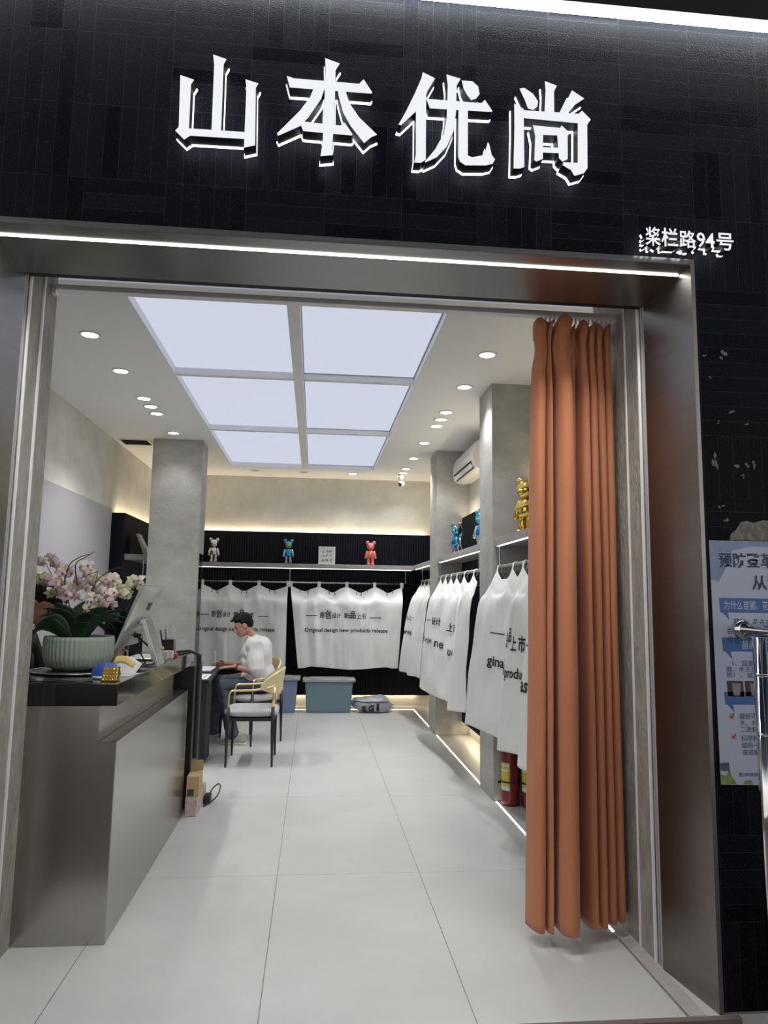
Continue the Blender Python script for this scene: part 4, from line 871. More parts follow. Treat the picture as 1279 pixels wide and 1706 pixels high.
MB().box(-1.5, -.852, 5.42, 5.8, 0, 1.0).done('carcass', m_blackmat, t, bevel=.006)
MB().box(-1.48, -.86, 5.414, 5.4205, .02, .98).done('panel', m_blackm, t)
rib = []
for k in range(22, 96): rib += [(.014, k * .0098), (.0185, k * .0098 + .003), (.0185, k * .0098 + .006), (.014, k * .0098 + .009)]
t = thing('cable_conduit', 'black ribbed cable conduit rising beside the black cabinet', 'conduit', (-.815, 5.36, .12))
MB().lathe((-.815, 5.37, .145), rib, 14).done('ribbed_sleeve', m_blackm, t, True)
MB().tube([(-.815, 5.37, 1.08), (-.83, 5.36, 1.09), (-.88, 5.31, 1.116), (-.94, 5.2, 1.116)], .010, 8).done('cable', m_blackm, t, True)
t = thing('cardboard_box', 'small brown cardboard box stacked beside the counter end', 'box', (-.80, 5.36, .126))
MB().box(-.842, -.757, 5.235, 5.40, .127, .265).done('carton', m_carton, t, bevel=.003)
MB().hexa([(-.842, 5.405, .265), (-.757, 5.405, .265), (-.757, 5.408, .268), (-.842, 5.408, .268)], [(-.842, 5.41, .34), (-.757, 5.41, .34), (-.757, 5.413, .34), (-.842, 5.413, .34)]).done('raised_flap', m_carton, t)
MB().box(-.835, -.79, 5.2335, 5.2355, .135, .18).done('printed_mark', m_leaf, t)
tag(MB().box(-.845, -.765, 5.225, 5.66, 0, .126).done('printed_box', m_pinkbox, bevel=.004), 'long pinkish printed box on the floor under the brown carton', 'box')
t = thing('power_adapter', 'black adapter with a looped cable on the floor by the boxes', 'adapter', (-.745, 5.6, 0))
MB().box(-.763, -.715, 5.52, 5.62, 0, .06).done('block', m_blackm, t, bevel=.008)
MB().tube([spline([V(p) for p in ((-.74, 5.62, .03), (-.72, 5.68, .07), (-.68, 5.70, .10), (-.66, 5.66, .085), (-.675, 5.58, .04), (-.72, 5.52, .012), (-.75, 5.45, .008))], i / 30) for i in range(31)], .005, 8).done('cable', m_blackm, t, True)

CT = 1.1052
# planter with orchids
t = thing('potted_orchid', 'sage ribbed bowl of pink and cream orchids on the counter', 'potted plant', (-1.23, 3.98, CT + .008))
PC = V((-1.23, 3.98, CT + .008))
def pot_pt(u, v):
    a = 2 * PI * u; pr = [(0.02, 0), (.115, .0), (.150, .018), (.168, .06), (.172, .11), (.170, .172), (.160, .172), (.158, .15), (.02, .15)]
    f = v * (len(pr) - 1); i = min(int(f), len(pr) - 2); r = pr[i][0] + (pr[i + 1][0] - pr[i][0]) * (f - i); z = pr[i][1] + (pr[i + 1][1] - pr[i][1]) * (f - i)
    if .02 < z < .165 and v < .62: r += .0022 * math.cos(a * 46)
    return PC + V((r * 1.02 * math.cos(a), r * math.sin(a), z))
MB().surf(pot_pt, 276, 24).done('bowl', m_pot, t, True)
MB().lathe(PC + V((0, 0, .14)), [(.001, 0), (.157, 0), (.157, .012), (.001, .016)], 24).done('moss', m_stem, t)
def leaf_pts(base, tip, width, droop, tw=0.0):
    base, tip = V(base), V(tip); d = tip - base; side = d.cross(V((0, 0, 1))).normalized(); side = (Matrix.Rotation(tw, 3, d.normalized()) @ side)
    nrm = side.cross(d).normalized()
    def f(u, v):
        w = width * math.sin(PI * min(1, .08 + u * .92)) ** .7 * (1 if u < .98 else .2); s_ = (v - .5) * 2
        return base + d * u + nrm * (droop * math.sin(PI * u) ) + side * (w * s_) + nrm * (abs(s_) ** 1.5 * w * .32)
    return f
bz = CT + .155
for b_, tp, w, dr, tw in (((-1.25, 3.95, bz), (-1.37, 3.82, 1.43), .052, .05, .3), ((-1.24, 3.98, bz), (-1.22, 4.0, 1.47), .060, .03, .2), ((-1.22, 3.93, bz), (-1.10, 3.83, 1.40), .055, .05, -.2), ((-1.22, 3.97, bz), (-.99, 3.95, 1.385), .038, .06, -.3),
        ((-1.26, 3.93, bz), (-1.44, 3.80, 1.24), .075, .09, .5), ((-1.26, 4.0, bz), (-1.45, 3.98, 1.385), .05, .05, .3), ((-1.2, 3.98, bz), (-1.02, 4.05, 1.35), .04, .06, -.4), ((-1.2, 4.02, bz), (-1.03, 4.1, 1.42), .04, .05, -.3), ((-1.25, 4.03, bz), (-1.38, 4.15, 1.36), .05, .06, 0), ((-1.21, 3.92, bz), (-1.16, 3.80, 1.36), .05, .03, .1), ((-1.24, 3.94, bz), (-1.33, 3.86, 1.46), .058, .03, .6), ((-1.22, 3.95, bz), (-1.08, 3.9, 1.44), .062, .03, -.5), ((-1.25, 3.9, bz), (-1.40, 3.76, 1.33), .055, .08, .6)):
    MB().surf(leaf_pts(b_, tp, w, dr, tw), 18, 8).done('leaf', m_leaf, t, True, solid=.002)
st = [[(-1.26, 3.95, bz), (-1.33, 3.9, 1.5), (-1.37, 3.88, 1.62), (-1.40, 3.86, 1.67)], [(-1.25, 3.98, bz), (-1.30, 3.95, 1.45), (-1.31, 3.93, 1.6), (-1.27, 3.95, 1.66)], [(-1.23, 3.96, bz), (-1.19, 3.92, 1.44), (-1.14, 3.9, 1.57), (-1.06, 3.88, 1.635), (-1.0, 3.88, 1.645)],
      [(-1.22, 3.98, bz), (-1.17, 3.95, 1.5), (-1.15, 3.95, 1.62)], [(-1.21, 4.0, bz), (-1.16, 4.02, 1.42), (-1.10, 4.05, 1.5), (-1.0, 4.05, 1.55)], [(-1.24, 4.02, bz), (-1.33, 4.05, 1.5), (-1.27, 4.05, 1.59), (-1.17, 4.03, 1.63)], [(-1.31, 3.93, 1.58), (-1.28, 3.9, 1.66), (-1.22, 3.88, 1.70), (-1.17, 3.88, 1.715)], [(-1.24, 3.92, 1.55), (-1.25, 3.9, 1.66), (-1.2, 3.9, 1.70), (-1.16, 3.9, 1.73)], [(-1.2, 4.0, 1.45), (-1.1, 4.0, 1.5), (-.98, 3.98, 1.6)]]
for P in st:
    n = 14; MB().tube([spline([V(p) for p in P], i / n) for i in range(n + 1)], [.0035 - .0018 * i / n for i in range(n + 1)], 7).done('flower_stem', m_stem, t, True)
def flower_mesh(mat):
    mb = MB(); r = .021
    for k in range(5):
        a = PI / 2 + 2 * PI * k / 5; ln = r * (1.25 if k in (1, 4) else 1.05); wd = r * (.72 if k in (1, 4) else .45); ca, sa = math.cos(a), math.sin(a)
        mb.surf(lambda u, v: V(((u * ln) * ca - (v - .5) * 2 * wd * math.sin(PI * (.06 + u * .9)) * sa, -.006 * math.sin(PI * u) + .010 * u * u + (.003 if k in (0, 2, 3) else 0), (u * ln) * sa + (v - .5) * 2 * wd * math.sin(PI * (.06 + u * .9)) * ca)), 6, 4)
    return mb
fp = []
for m in m_fl:
    o = flower_mesh(m).done('flower', m, t, True, normals=False); l_ = MB().ell((0, -.008, -.004), (.0045, .006, .005), n=8, m=6).done('lip', m_lip, None, True); l_.parent = o; fp.append((o, l_))
    # built about the plant's origin: put the mesh back to its own centre
    o.data.transform(Matrix.Translation(PC)); o.location = (0, 0, 0)
rn = random.Random(21); first = [True] * 3
for x, y, z in FLOWERS:
    yl = (x < -1.38 and z < 1.6) or (x > -1.03 and z < 1.58) or rn.random() < .12
    i = 2 if yl else (0 if rn.random() < .5 else 1)
    if first[i]: o, l_ = fp[i]; first[i] = False
    else:
        o = fp[i][0].copy(); COL.objects.link(o); l_ = fp[i][1].copy(); COL.objects.link(l_); l_.parent = o
    o.location = V((x, y, z)) - PC; o.rotation_euler = (rn.uniform(-.5, .3), rn.uniform(-1, 1), rn.uniform(-.9, .9)); s_ = rn.uniform(1.1, 1.55); o.scale = (s_, s_, s_)
t = thing('tray', 'thin dark tray with a wire rim under the orchid bowl', 'tray', (-1.2, 3.9, CT))
MB().lathe((-1.2, 3.92, CT), [(.001, 0), (.225, 0), (.235, .006), (.225, .007), (.001, .0065)], 40).done('dish', m_blackm, t, True)
MB().tube([(-1.2 + .236 * math.cos(a), 3.92 + .236 * math.sin(a), CT + .010) for a in [2 * PI * k / 40 for k in range(40)]], .003, 6, True).done('wire_rim', m_alu, t, True)

# second, leafy plant behind the orchids
t = thing('potted_plant', 'dark leafy green plant behind the orchids next to the monitor', 'potted plant', (-1.15, 4.55, CT))
MB().lathe((-1.17, 4.5, CT), [(.05, 0), (.075, .12), (.07, .12), (.01, .11)], 20).done('pot', m_blackm, t, True)
rn = random.Random(2)
for k in range(22):
    a = rn.uniform(0, 6.28); e = rn.uniform(.4, 1.3); r = rn.uniform(.13, .24); b_ = V((-1.17, 4.5, CT + .11)); tp = b_ + V((math.cos(a) * math.cos(e) * r, math.sin(a) * math.cos(e) * r, math.sin(e) * r + .04))
    MB().surf(leaf_pts(b_, tp, .024, .03, rn.uniform(-1, 1)), 8, 4).done('leaf', m_leaf, t, True)

# desktop computer seen from behind
t = thing('desktop_monitor', 'silver aluminium all-in-one computer monitor with its back to the doorway', 'monitor', (-.95, 4.3, CT))
Yn, Yf = 4.02, 4.56; xb, zb_, xt, zt_ = -1.055, 1.215, -.925, 1.565
d = V((xt - xb, 0, zt_ - zb_)); nrm = V((d.z, 0, -d.x)).normalized()
def mp(y, f, o): return V((xb, y, zb_)) + d * f + nrm * o
ring = []
mb = MB()
mb.hexa([mp(Yn, 0, -.012), mp(Yf, 0, -.012), mp(Yf, 1, -.012), mp(Yn, 1, -.012)], [mp(Yn, 0, 0), mp(Yf, 0, 0), mp(Yf, 1, 0), mp(Yn, 1, 0)])
mb.done('back_shell', m_alu, t, bevel=.005)
def bulge(u, v):
    w = max(0, math.sin(PI * u)) ** .6 * max(0, math.sin(PI * v)) ** .6
    return mp(Yn + .01 + (Yf - Yn - .02) * u, .02 + .96 * v, .001 + .022 * w)
MB().surf(bulge, 24, 20).done('curved_back', m_alu, t, True)
MB().hexa([mp(Yn + .01, .03, -.0135), mp(Yf - .01, .03, -.0135), mp(Yf - .01, .97, -.0135), mp(Yn + .01, .97, -.0135)], [mp(Yn + .01, .03, -.012), mp(Yf - .01, .03, -.012), mp(Yf - .01, .97, -.012), mp(Yn + .01, .97, -.012)]).done('screen', m_blackgloss, t)
lg = MB(); yc = (Yn + Yf) / 2
ap = [(0, .018), (.012, .024), (.024, .018), (.027, .006), (.021, 0), (.027, -.010), (.020, -.026), (.010, -.031), (0, -.027), (-.010, -.031), (-.021, -.024), (-.028, -.006), (-.025, .012), (-.014, .023)]
va = [lg.bm.verts.new(mp(yc + a, .68 + b / .37, .0262)) for a, b in ap]; lg.bm.faces.new(va)
vb = [lg.bm.verts.new(mp(yc + a, .68 + b / .37, .0262)) for a, b in ((0, .028), (.010, .032), (.014, .045), (.004, .040))]; lg.bm.faces.new(vb)
lg.done('fruit_emblem', m_blackm, t, normals=False)
k0 = mp(yc, .44, .02); yb_ = .085
P = [(k0.x, k0.z), (-.965, 1.372), (-.95, 1.372), (-.862, CT + .012), (-.87, CT), (-1.09, CT), (-1.09, CT + .008), (-.89, CT + .010), (-.965, 1.345), (k0.x, k0.z - .03)]
mb = MB(); va = [mb.bm.verts.new((x, yc - yb_, z)) for x, z in P]; vb = [mb.bm.verts.new((x, yc + yb_, z)) for x, z in P]
mb.bm.faces.new(va[::-1]); mb.bm.faces.new(vb)
for i in range(len(P)): mb.bm.faces.new((va[i], va[(i + 1) % len(P)], vb[(i + 1) % len(P)], vb[i]))
st_ = mb.done('stand', m_alu, t, bevel=.002)
MB().cyl((-.904, yc, 1.21), (-.914, yc, 1.212), .022, n=20).done('cable_hole', m_dark, st_)
MB().tube([mp(yc, .18, .022), mp(yc, .16, .05), (-.93, yc - .02, 1.21), (-.89, yc - .05, 1.16), (-.885, yc - .09, 1.122), (-.93, yc - .16, 1.121), (-.99, yc - .3, 1.121)], .005, 8).tube([mp(yc - .02, .2, .022), mp(yc - .03, .17, .045), (-.97, yc - .06, 1.18), (-.93, yc - .1, 1.125), (-.97, yc - .25, 1.121)], .004, 8).done('cables', m_blackm, t, True)
MB().box(-1.022, -.985, yc - .02, yc + .01, 1.262, 1.285).done('plug', m_blackm, t, bevel=.003)

# small things on the counter
tag(MB().box(-1.16, -.94, 4.62, 4.98, CT, CT + .012).done('keyboard', m_alu, bevel=.003), 'slim silver keyboard lying behind the monitor stand', 'keyboard')
for i, (a, b, z, m, lab) in enumerate((((-1.13, 4.06), (-.90, 4.30), 0, m_blackm, 'black folder lying under the monitor'), ((-1.12, 3.86), (-.955, 4.0), 0, m_paper, 'white sheet pad in front of the monitor'), ((-1.12, 3.87), (-.965, 3.99), .011, m_blackm, 'thin black notebook on the white pad'))):
    if i == 0: continue
    tag(MB().box(a[0], b[0], a[1], b[1], CT + z, CT + z + .010).done(('folder', 'paper_pad', 'notebook')[i], m, bevel=.002), lab, ('folder', 'paper', 'notebook')[i])
cd = MB(); cd.surf(lambda u, v: V((-1.02 + .13 * u + .03 * v, 3.78 + .02 * v, CT + .001 + v * (.085 - .035 * u) * (1 if v < .99 else 1) + .02 * math.sin(PI * u) * v)), 14, 8)
t = thing('note_card', 'curved white and yellow note card standing before the monitor', 'card', (-.97, 3.80, CT))
cd.done('card', m_paper, t, True, solid=.0015)
MB().surf(lambda u, v: V((-1.02 + .10 * u + .03 * (.6 + .4 * v) , 3.775 + .02 * (.6 + .4 * v), CT + .003 + (.6 + .4 * v) * (.085 - .035 * u) + .02 * math.sin(PI * u))), 10, 4).done('yellow_face', M('yellow_paper', (.72, .56, .18), .7), t, True, solid=.001)
t = thing('tape_dispenser', 'translucent blue tape dispenser on the counter', 'tape dispenser', (-.985, 3.62, CT))
m_bluep = M('translucent_blue_plastic', (.05, .13, .52), .15, trans=.35)
MB().lathe((-.985, 3.62, CT + .001), [(.001, 0), (.06, 0), (.064, .012), (.001, .014)], 24).done('base', m_plastic_w, t, True)
MB().surf(lambda u, v: V((-.985 + .068 * math.cos(2 * PI * u) * math.cos(PI / 2 * v) ** .7, 3.62 + .05 * math.sin(2 * PI * u) * math.cos(PI / 2 * v) ** .7, CT + .015 + .06 * math.sin(PI / 2 * v))), 32, 10).done('shell', m_bluep, t, True)
t = thing('studded_block', 'small gold studded block at the front edge of the counter', 'ornament', (-.935, 3.50, CT))
b = MB().hexa([(-.972, 3.485, CT), (-.898, 3.475, CT), (-.898, 3.525, CT), (-.972, 3.535, CT)], [(-.965, 3.50, CT + .062), (-.895, 3.49, CT + .066), (-.895, 3.525, CT + .066), (-.965, 3.535, CT + .062)]).done('block', m_goldshine, t, bevel=.003)
g = MB()
for i in range(5):
    for k in range(4): g.ell((-.961 + i * .0152, 3.484 + k * .0035 - i * .0025, CT + .008 + k * .0155), (.0055, .004, .0055), n=8, m=6)
g.done('studs', m_goldshine, t, True)
tag(MB().hexa([(-.96, 3.72, CT), (-.89, 3.72, CT), (-.878, 3.86, CT), (-.945, 3.86, CT)], [(-.96, 3.72, CT + .0015), (-.89, 3.72, CT + .0015), (-.878, 3.86, CT + .0015), (-.945, 3.86, CT + .0015)]).done('receipt', m_paper), 'loose white slip of paper near the counter edge', 'paper')
t = thing('pen_holder', 'black pen holder full of pens at the far end of the counter', 'pen holder', (-.95, 5.0, CT))
MB().box(-1.0, -.925, 4.96, 5.03, CT, CT + .11).done('cup', m_blackm, t, bevel=.004)
for k, (dx, dy, h, m) in enumerate(((-.03, 0, .17, m_blackm), (-.012, .01, .175, M('violet_plastic', (.2, .16, .38), .4)), (.0, -.01, .19, m_plastic_w), (.02, .005, .20, m_plastic_w), (.03, .0, .185, m_plastic_w), (.012, .02, .18, m_plastic_w))):
    tag(MB().cyl((-.96 + dx, 4.995 + dy, CT + .004), (-.96 + dx * 1.6 - .015, 4.995 + dy * 1.5, CT + h), .005, n=8).done('pen', m), ('black pen standing in the holder', 'violet pen standing in the holder', 'white pen leaning left in the holder', 'tallest white pen in the holder', 'white pen at the right rim of the holder', 'white pen at the back of the holder')[k], 'pen', 'pens in the black holder')
t = thing('rubber_stamp', 'olive yellow handled stamp beside the pen holder', 'stamp', (-.99, 4.72, CT))
m_olive = M('olive_plastic', (.36, .36, .06), .4)
MB().lathe((-.96, 4.70, CT), [(.022, 0), (.022, .012), (.010, .02), (.010, .05), (.024, .058), (.03, .07), (.02, .08), (.001, .082)], 20).done('handle', m_olive, t, True)
for k, (x, y, w, h, m, lab) in enumerate(((-.925, 4.68, .022, .055, M('cream_card', (.62, .58, .5), .7), 'small cream box standing at the counter edge'), (-.905, 4.76, .018, .05, m_plastic_w, 'small white box beside the cream box'), (-.895, 4.84, .02, .028, M('red_plastic', (.5, .05, .04), .4), 'small red block at the counter edge'))):
    tag(MB().box(x - w, x + w, y - w, y + w, CT, CT + h).done('small_box', m, bevel=.003), lab, 'box')
t = thing('mug', 'dusty pink mug beside the orchid bowl', 'mug', (-1.09, 4.17, CT))
MB().lathe((-1.09, 4.17, CT), [(.03, 0), (.042, .01), (.045, .12), (.041, .12), (.037, .015), (.001, .012)], 24).done('cup', M('dusty_pink_glaze', (.30, .22, .21), .5), t, True)
MB().tube([(-1.05, 4.15, CT + .10), (-1.02, 4.14, CT + .09), (-1.018, 4.14, CT + .05), (-1.048, 4.15, CT + .03)], .006, 8).done('handle', M('dusty_pink_handle', (.30, .22, .21), .5), t, True)
tag(MB().tube([(-1.30, 3.46, CT + .004), (-1.22, 3.44, CT + .004), (-1.12, 3.47, CT + .005), (-1.05, 3.42, CT + .004), (-1.0, 3.46, CT + .004)], .0035, 6).done('cable', m_blackm, None, True), 'thin black cable lying along the front of the counter', 'cable')

# ================================================================== WRITING DESK
t = thing('desk', 'black writing desk where the man in white sits', 'desk', (-1.5, 7.4, 0))
m_desk = M('black_desk_board', (0.022, 0.022, 0.024), .28)
MB().prism([(-2.2, 6.74), (-.925, 6.74), (-.99, 7.98), (-2.2, 7.98)], 'z', .712, .752).done('desktop', m_desk, t, bevel=.006)
mb = MB(); mb.prism([(-1.55, 6.80), (-.99, 6.80), (-.955, 6.83), (-.955, 7.16), (-1.55, 7.16)], 'z', 0, .712); mb.done('pedestal', m_blackmat, t, bevel=.004)
MB().box(-1.5, -1.02, 6.792, 6.801, .05, .68).done('pedestal_panel', m_blackm, t)
MB().box(-2.18, -2.14, 7.2, 7.94, 0, .712).done('end_panel', m_blackmat, t)
t = thing('notebook', 'open pale notebook the man is writing in', 'notebook', (-1.2, 7.6, .752))
MB().box(-1.40, -1.0, 7.42, 7.86, .7525, .760).done('cover', m_blackm, t); MB().box(-1.39, -1.01, 7.43, 7.85, .760, .772).done('pages', M('pale_blue_paper', (.62, .66, .74), .8), t)
t = thing('printed_sheet', 'white printed sheet lying at the near edge of the desk', 'paper', (-1.1, 7.0, .752))
MB().prism([(-1.35, 6.80), (-.955, 6.80), (-.975, 7.25), (-1.35, 7.25)], 'z', .7525, .754).done('sheet', m_paper, t)
g = MB(); rn = random.Random(6)
for i in range(7):
    for k in range(5):
        x, y = -1.31 + i * .05, 6.86 + k * .075; g.box(x, x + rn.uniform(.012, .032), y, y + rn.uniform(.02, .045), .754, .7545)
g.done('print_blocks', m_ink, t)
tag(MB().lathe((-1.33, 7.9, .7525), [(.03, 0), (.05, .001), (.05, .03), (.03, .03)], 20).done('tape_roll', m_plastic_w, None, True), 'white roll of tape at the far side of the desk', 'tape')

# ================================================================== CHAIRS
def make_chair(label):
    t = thing('armchair', label, 'chair', (0, 0, 0), 'gold-armed chairs at the desk')
    def seat(u, v):
        a = 2 * PI * u; b = -PI / 2 + PI * v; cb = max(0, math.cos(b)) ** .35; e = .42
        return V((.245 * cb * math.copysign(abs(math.cos(a)) ** e, math.cos(a)), .245 * cb * math.copysign(abs(math.sin(a)) ** e, math.sin(a)), .462 + .040 * math.copysign(abs(math.sin(b)) ** .8, math.sin(b))))
    MB().surf(seat, 48, 16).done('seat', m_seat, t, True)
    MB().box(-.215, .215, -.235, .235, .395, .425).done('seat_frame', m_blackm, t, bevel=.006)
    for x in (-.20, .20):
        for y in (-.25, .25):
            MB().tube([(x * 1.02, y, 0), (x, y * .98, .30), (x, y * .98, .52)], [.009, .016, .0165], 14).done('leg', m_blackm, t, True)
    for s_ in (-1, 1):
        y = .245 * s_
        P = [(-.20, y, .515), (-.197, y, .60), (-.190, y, .645), (-.165, y, .665), (-.10, y, .667), (.05, y, .675), (.18, y, .70), (.215, y * .98, .715)]
        MB().tube([spline([V(p) for p in P], i / 40) for i in range(41)], .0095, 10).done('arm', m_gold, t, True)
        MB().tube([(.20, y, .515), (.205, y, .60), (.212, y * .99, .70)], [.0155, .014, .012], 12).done('back_post', m_gold, t, True)
    def shell(u, v):
        a = math.radians(-86 + 172 * u); w = abs(2 * u - 1); z0, z1 = .615 + .07 * w ** 2, .855 - .135 * w ** 2.6; z = z0 + (z1 - z0) * v
        return V((.055 + .195 * math.cos(a) + (z - .62) * .16, .262 * math.sin(a), z))
    MB().surf(shell, 48, 12).done('back_shell', m_goldpaint, t, True, solid=.016)
    return t
ch = make_chair('empty gold-armed chair with grey seat, standing in front of the seated man')
ch.location = (-.54, 6.925, 0)
dup(ch, (-.63, 7.885, 0), math.radians(45), 'gold-armed chair the man in the white shirt sits on')

# ================================================================== PEOPLE
def hand(mb, W, d, n, s, size=1.0, curl=.6, thumb=1, spread=.12):
    """palm from wrist W along d; n = palm normal (fingers curl to it); s = side axis toward the thumb"""
    W, d, n, s = V(W), V(d).normalized(), V(n).normalized(), V(s).normalized(); k = size
    mb.ell(W + d * .045 * k, (.047 * k, .041 * k, .016 * k), Matrix((d, s, n)).transposed())
    for i, (o, L) in enumerate(((.030, .070), (.010, .078), (-.011, .072), (-.030, .056))):
        p = W + d * .082 * k + s * o * k; dr = d + s * spread * (o / .03)
        q1 = p + dr.normalized() * L * .48 * k + n * L * curl * .18 * k; d2 = (dr.normalized() * (1 - curl * .55) + n * curl).normalized(); q2 = q1 + d2 * L * .36 * k
        d3 = (dr.normalized() * (1 - curl) + n * (curl + .25)).normalized(); q3 = q2 + d3 * L * .26 * k
        r = (.0095 - .0008 * (i == 3)) * k
        mb.caps(p - d * .02 * k, q1, r, r * .95, 8).caps(q1, q2, r * .95, r * .85, 8).caps(q2, q3, r * .85, r * .72, 8)
    p = W + d * .022 * k + s * .032 * k * thumb; q1 = p + (d * .6 + s * .75 * thumb + n * .25).normalized() * .038 * k; q2 = q1 + (d * .9 + s * .15 * thumb + n * .45).normalized() * .034 * k
    mb.caps(p, q1, .0125 * k, .0108 * k, 8).caps(q1, q2, .0108 * k, .0085 * k, 8)
def head_parts(C, f, u):
    C, f, u = V(C), V(f).normalized(), V(u); u = (u - f * u.dot(f)).normalized(); r = f.cross(u); R = Matrix((f, r, u)).transposed()
    P = lambda a, b, c: C + f * a + r * b + u * c
    return P, R
def add_head(mb, C, f, u, neck):
    P, R = head_parts(C, f, u)
    mb.ell(P(-.012, 0, .028), (.095, .074, .088), R).ell(P(.022, 0, -.035), (.068, .060, .078), R).ell(P(.052, 0, -.088), (.030, .036, .024), R).ell(P(.062, 0, .012), (.030, .052, .035), R)
    mb.caps(P(.083, 0, .016), P(.108, 0, -.028), .008, .013, 8).ell(P(.098, 0, -.034), (.014, .018, .010), R)
    mb.ell(P(.088, 0, -.058), (.012, .024, .008), R).ell(P(.086, 0, -.071), (.011, .021, .008), R)
    for s_ in (-1, 1):
        mb.ell(P(-.012, .074 * s_, -.008), (.019, .010, .032), R).caps(P(-.02, .055 * s_, -.06), P(.04, .035 * s_, -.09), .020, .018, 8)
    mb.caps(neck, P(-.03, 0, -.05), .058, .054)
def face_details(t, C, f, u):
    P, R = head_parts(C, f, u)
    for s_ in (-1, 1):
        MB().ell(P(.079, .031 * s_, .000), (.009, .015, .006), R, 10, 7).done('eye', m_blackgloss, t, True)
        MB().caps(P(.087, .014 * s_, .022), P(.072, .050 * s_, .024), .0045, .003, 8).done('eyebrow', m_hair, t, True)
    MB().caps(P(.096, -.016, -.0645), P(.096, .016, -.0645), .0028, .0028, 8).done('mouth_line', M('dark_lip', (.25, .09, .08), .5), t, True)
def hair(t, C, f, u, tuft=True, seed=1):
    f, u = V(f), V(u); P, R = head_parts(C, f, u); rn = random.Random(seed); mb = MB()
    mb.ell(P(-.018, 0, .062), (.098, .080, .072), R).ell(P(-.058, 0, .018), (.060, .073, .075), R).ell(P(.045, 0, .088), (.045, .060, .030), R)
    for s_ in (-1, 1): mb.ell(P(-.020, .066 * s_, .035), (.045, .014, .035), R)
    for k in range(46):
        a, b = rn.uniform(-1, 1), rn.uniform(-1, 1); p = P(-.01 + .075 * a, .06 * b, .11 - .03 * (a * a + b * b)); q = p + (f * (.5 * a + .45) + R @ V((0, 1, 0)) * b * .4 + u * .8).normalized() * rn.uniform(.022, .045)
        mb.caps(p, q, .012, .004, 6)
    if tuft:
        for k in range(12):
            b = rn.uniform(-.8, .8); p = P(.062, .05 * b, .088); mb.caps(p, p + (f * 1.0 + u * rn.uniform(-.35, .2)).normalized() * rn.uniform(.03, .055), .014, .004, 6)
    bake(mb, .0045, 2).done('hair', m_hair, t, True)
def shoe(t, heel, toe, r=.04):
    h, e = V(heel), V(toe); d = (e - h).normalized(); s_ = d.cross(V((0, 0, 1))); R = Matrix((d, s_, V((0, 0, 1)))).transposed(); L = (e - h).length
    mb = MB().ell(h + d * L * .25 + V((0, 0, .05)), (L * .30, .038, .05), R).ell(h + d * L * .62 + V((0, 0, .038)), (L * .40, .043, .034), R).caps(h + d * L * .2 + V((0, 0, .06)), h + d * L * .2 + V((0, 0, .095)), .038, .036)
    o = bake(mb, .007, 4).done('shoe', m_shoe, t, True)
    MB().prism([tuple((h + d * L * a + s_ * b).xy) for a, b in ((-.05, -.025), (.1, -.04), (.4, -.036), (.75, -.046), (.98, -.028), (1.03, 0), (.98, .028), (.75, .046), (.4, .036), (.1, .04), (-.05, .025))], 'z', h.z, h.z + .024).done('sole', m_sole, o, bevel=.006)

# --- man in white writing at the desk (faces -X)
t = thing('person', 'seated man in white T-shirt and jeans writing with a pen at the desk', 'person', (-.6, 7.87, 0))
HC, HF, HU = (-.745, 7.86, 1.205), (-.93, -.10, -.36), (-.36, 0, .93)
NK = (-.635, 7.87, 1.075)
shL, elL, wrL = V((-.60, 7.67, 1.0)), V((-.575, 7.63, .735)), V((-.80, 7.70, .785))
shR, elR, wrR = V((-.63, 8.06, 1.0)), V((-.66, 8.12, .75)), V((-.93, 7.99, .795))
mb = MB(); add_head(mb, HC, HF, HU, NK)
mb.caps(NK, (-.56, 7.87, .95), .06, .10).caps((-.57, 7.80, .95), (-.55, 7.80, .66), .11, .11).caps((-.57, 7.94, .95), (-.55, 7.94, .66), .11, .11)
for a, b, c in ((shL, elL, wrL), (shR, elR, wrR)): mb.caps(a, b, .052, .044).caps(b, c, .043, .028)
hand(mb, wrL, (-.95, .18, -.08), (0, .1, -1), (-.1, 1, 0), 1.0, .25, 1)
hand(mb, wrR, (-.97, -.15, -.12), (-.2, -.75, -.6), (-.1, -.5, .8), 1.0, .75, 1)
hipL, knL, anL = V((-.54, 7.77, .60)), V((-.93, 7.74, .585)), V((-.80, 7.70, .11))
hipR, knR, anR = V((-.54, 7.97, .60)), V((-.99, 7.95, .60)), V((-1.02, 7.93, .11))
for a, b, c in ((hipL, knL, anL), (hipR, knR, anR)): mb.caps(a, b, .075, .052).caps(b, c, .050, .036)
body = bake(mb, .0055, 4).done('body', m_skin, t, True)
face_details(t, HC, HF, HU); hair(t, HC, HF, HU, True, 3)
mb = MB()
mb.caps((-.615, 7.87, 1.015), (-.60, 7.87, 1.01), .105, .10).ell((-.60, 7.87, .93), (.155, .215, .14)).ell((-.59, 7.87, .80), (.165, .19, .17)).ell((-.57, 7.87, .67), (.185, .20, .12)).caps((-.63, 7.72, 1.005), (-.63, 8.02, 1.005), .085, .085)
mb.ell((-.52, 7.87, .92), (.10, .18, .17)).ell((-.48, 7.86, .68), (.10, .18, .13))
mb.caps(shL + V((0, .03, -.01)), elL + V((.0, .0, .045)), .088, .092).caps(shR + V((0, -.03, -.01)), elR + V((0, 0, .05)), .088, .09)
shirt = bake(mb, .009, 7)
for v in shirt.bm.verts:
    n_ = noise.noise(v.co * 9) * .012 + noise.noise(V((v.co.x * 22, v.co.y * 16, v.co.z * 9))) * .007; v.co += v.normal * n_
shirt.done('t_shirt', m_shirt, t, True)
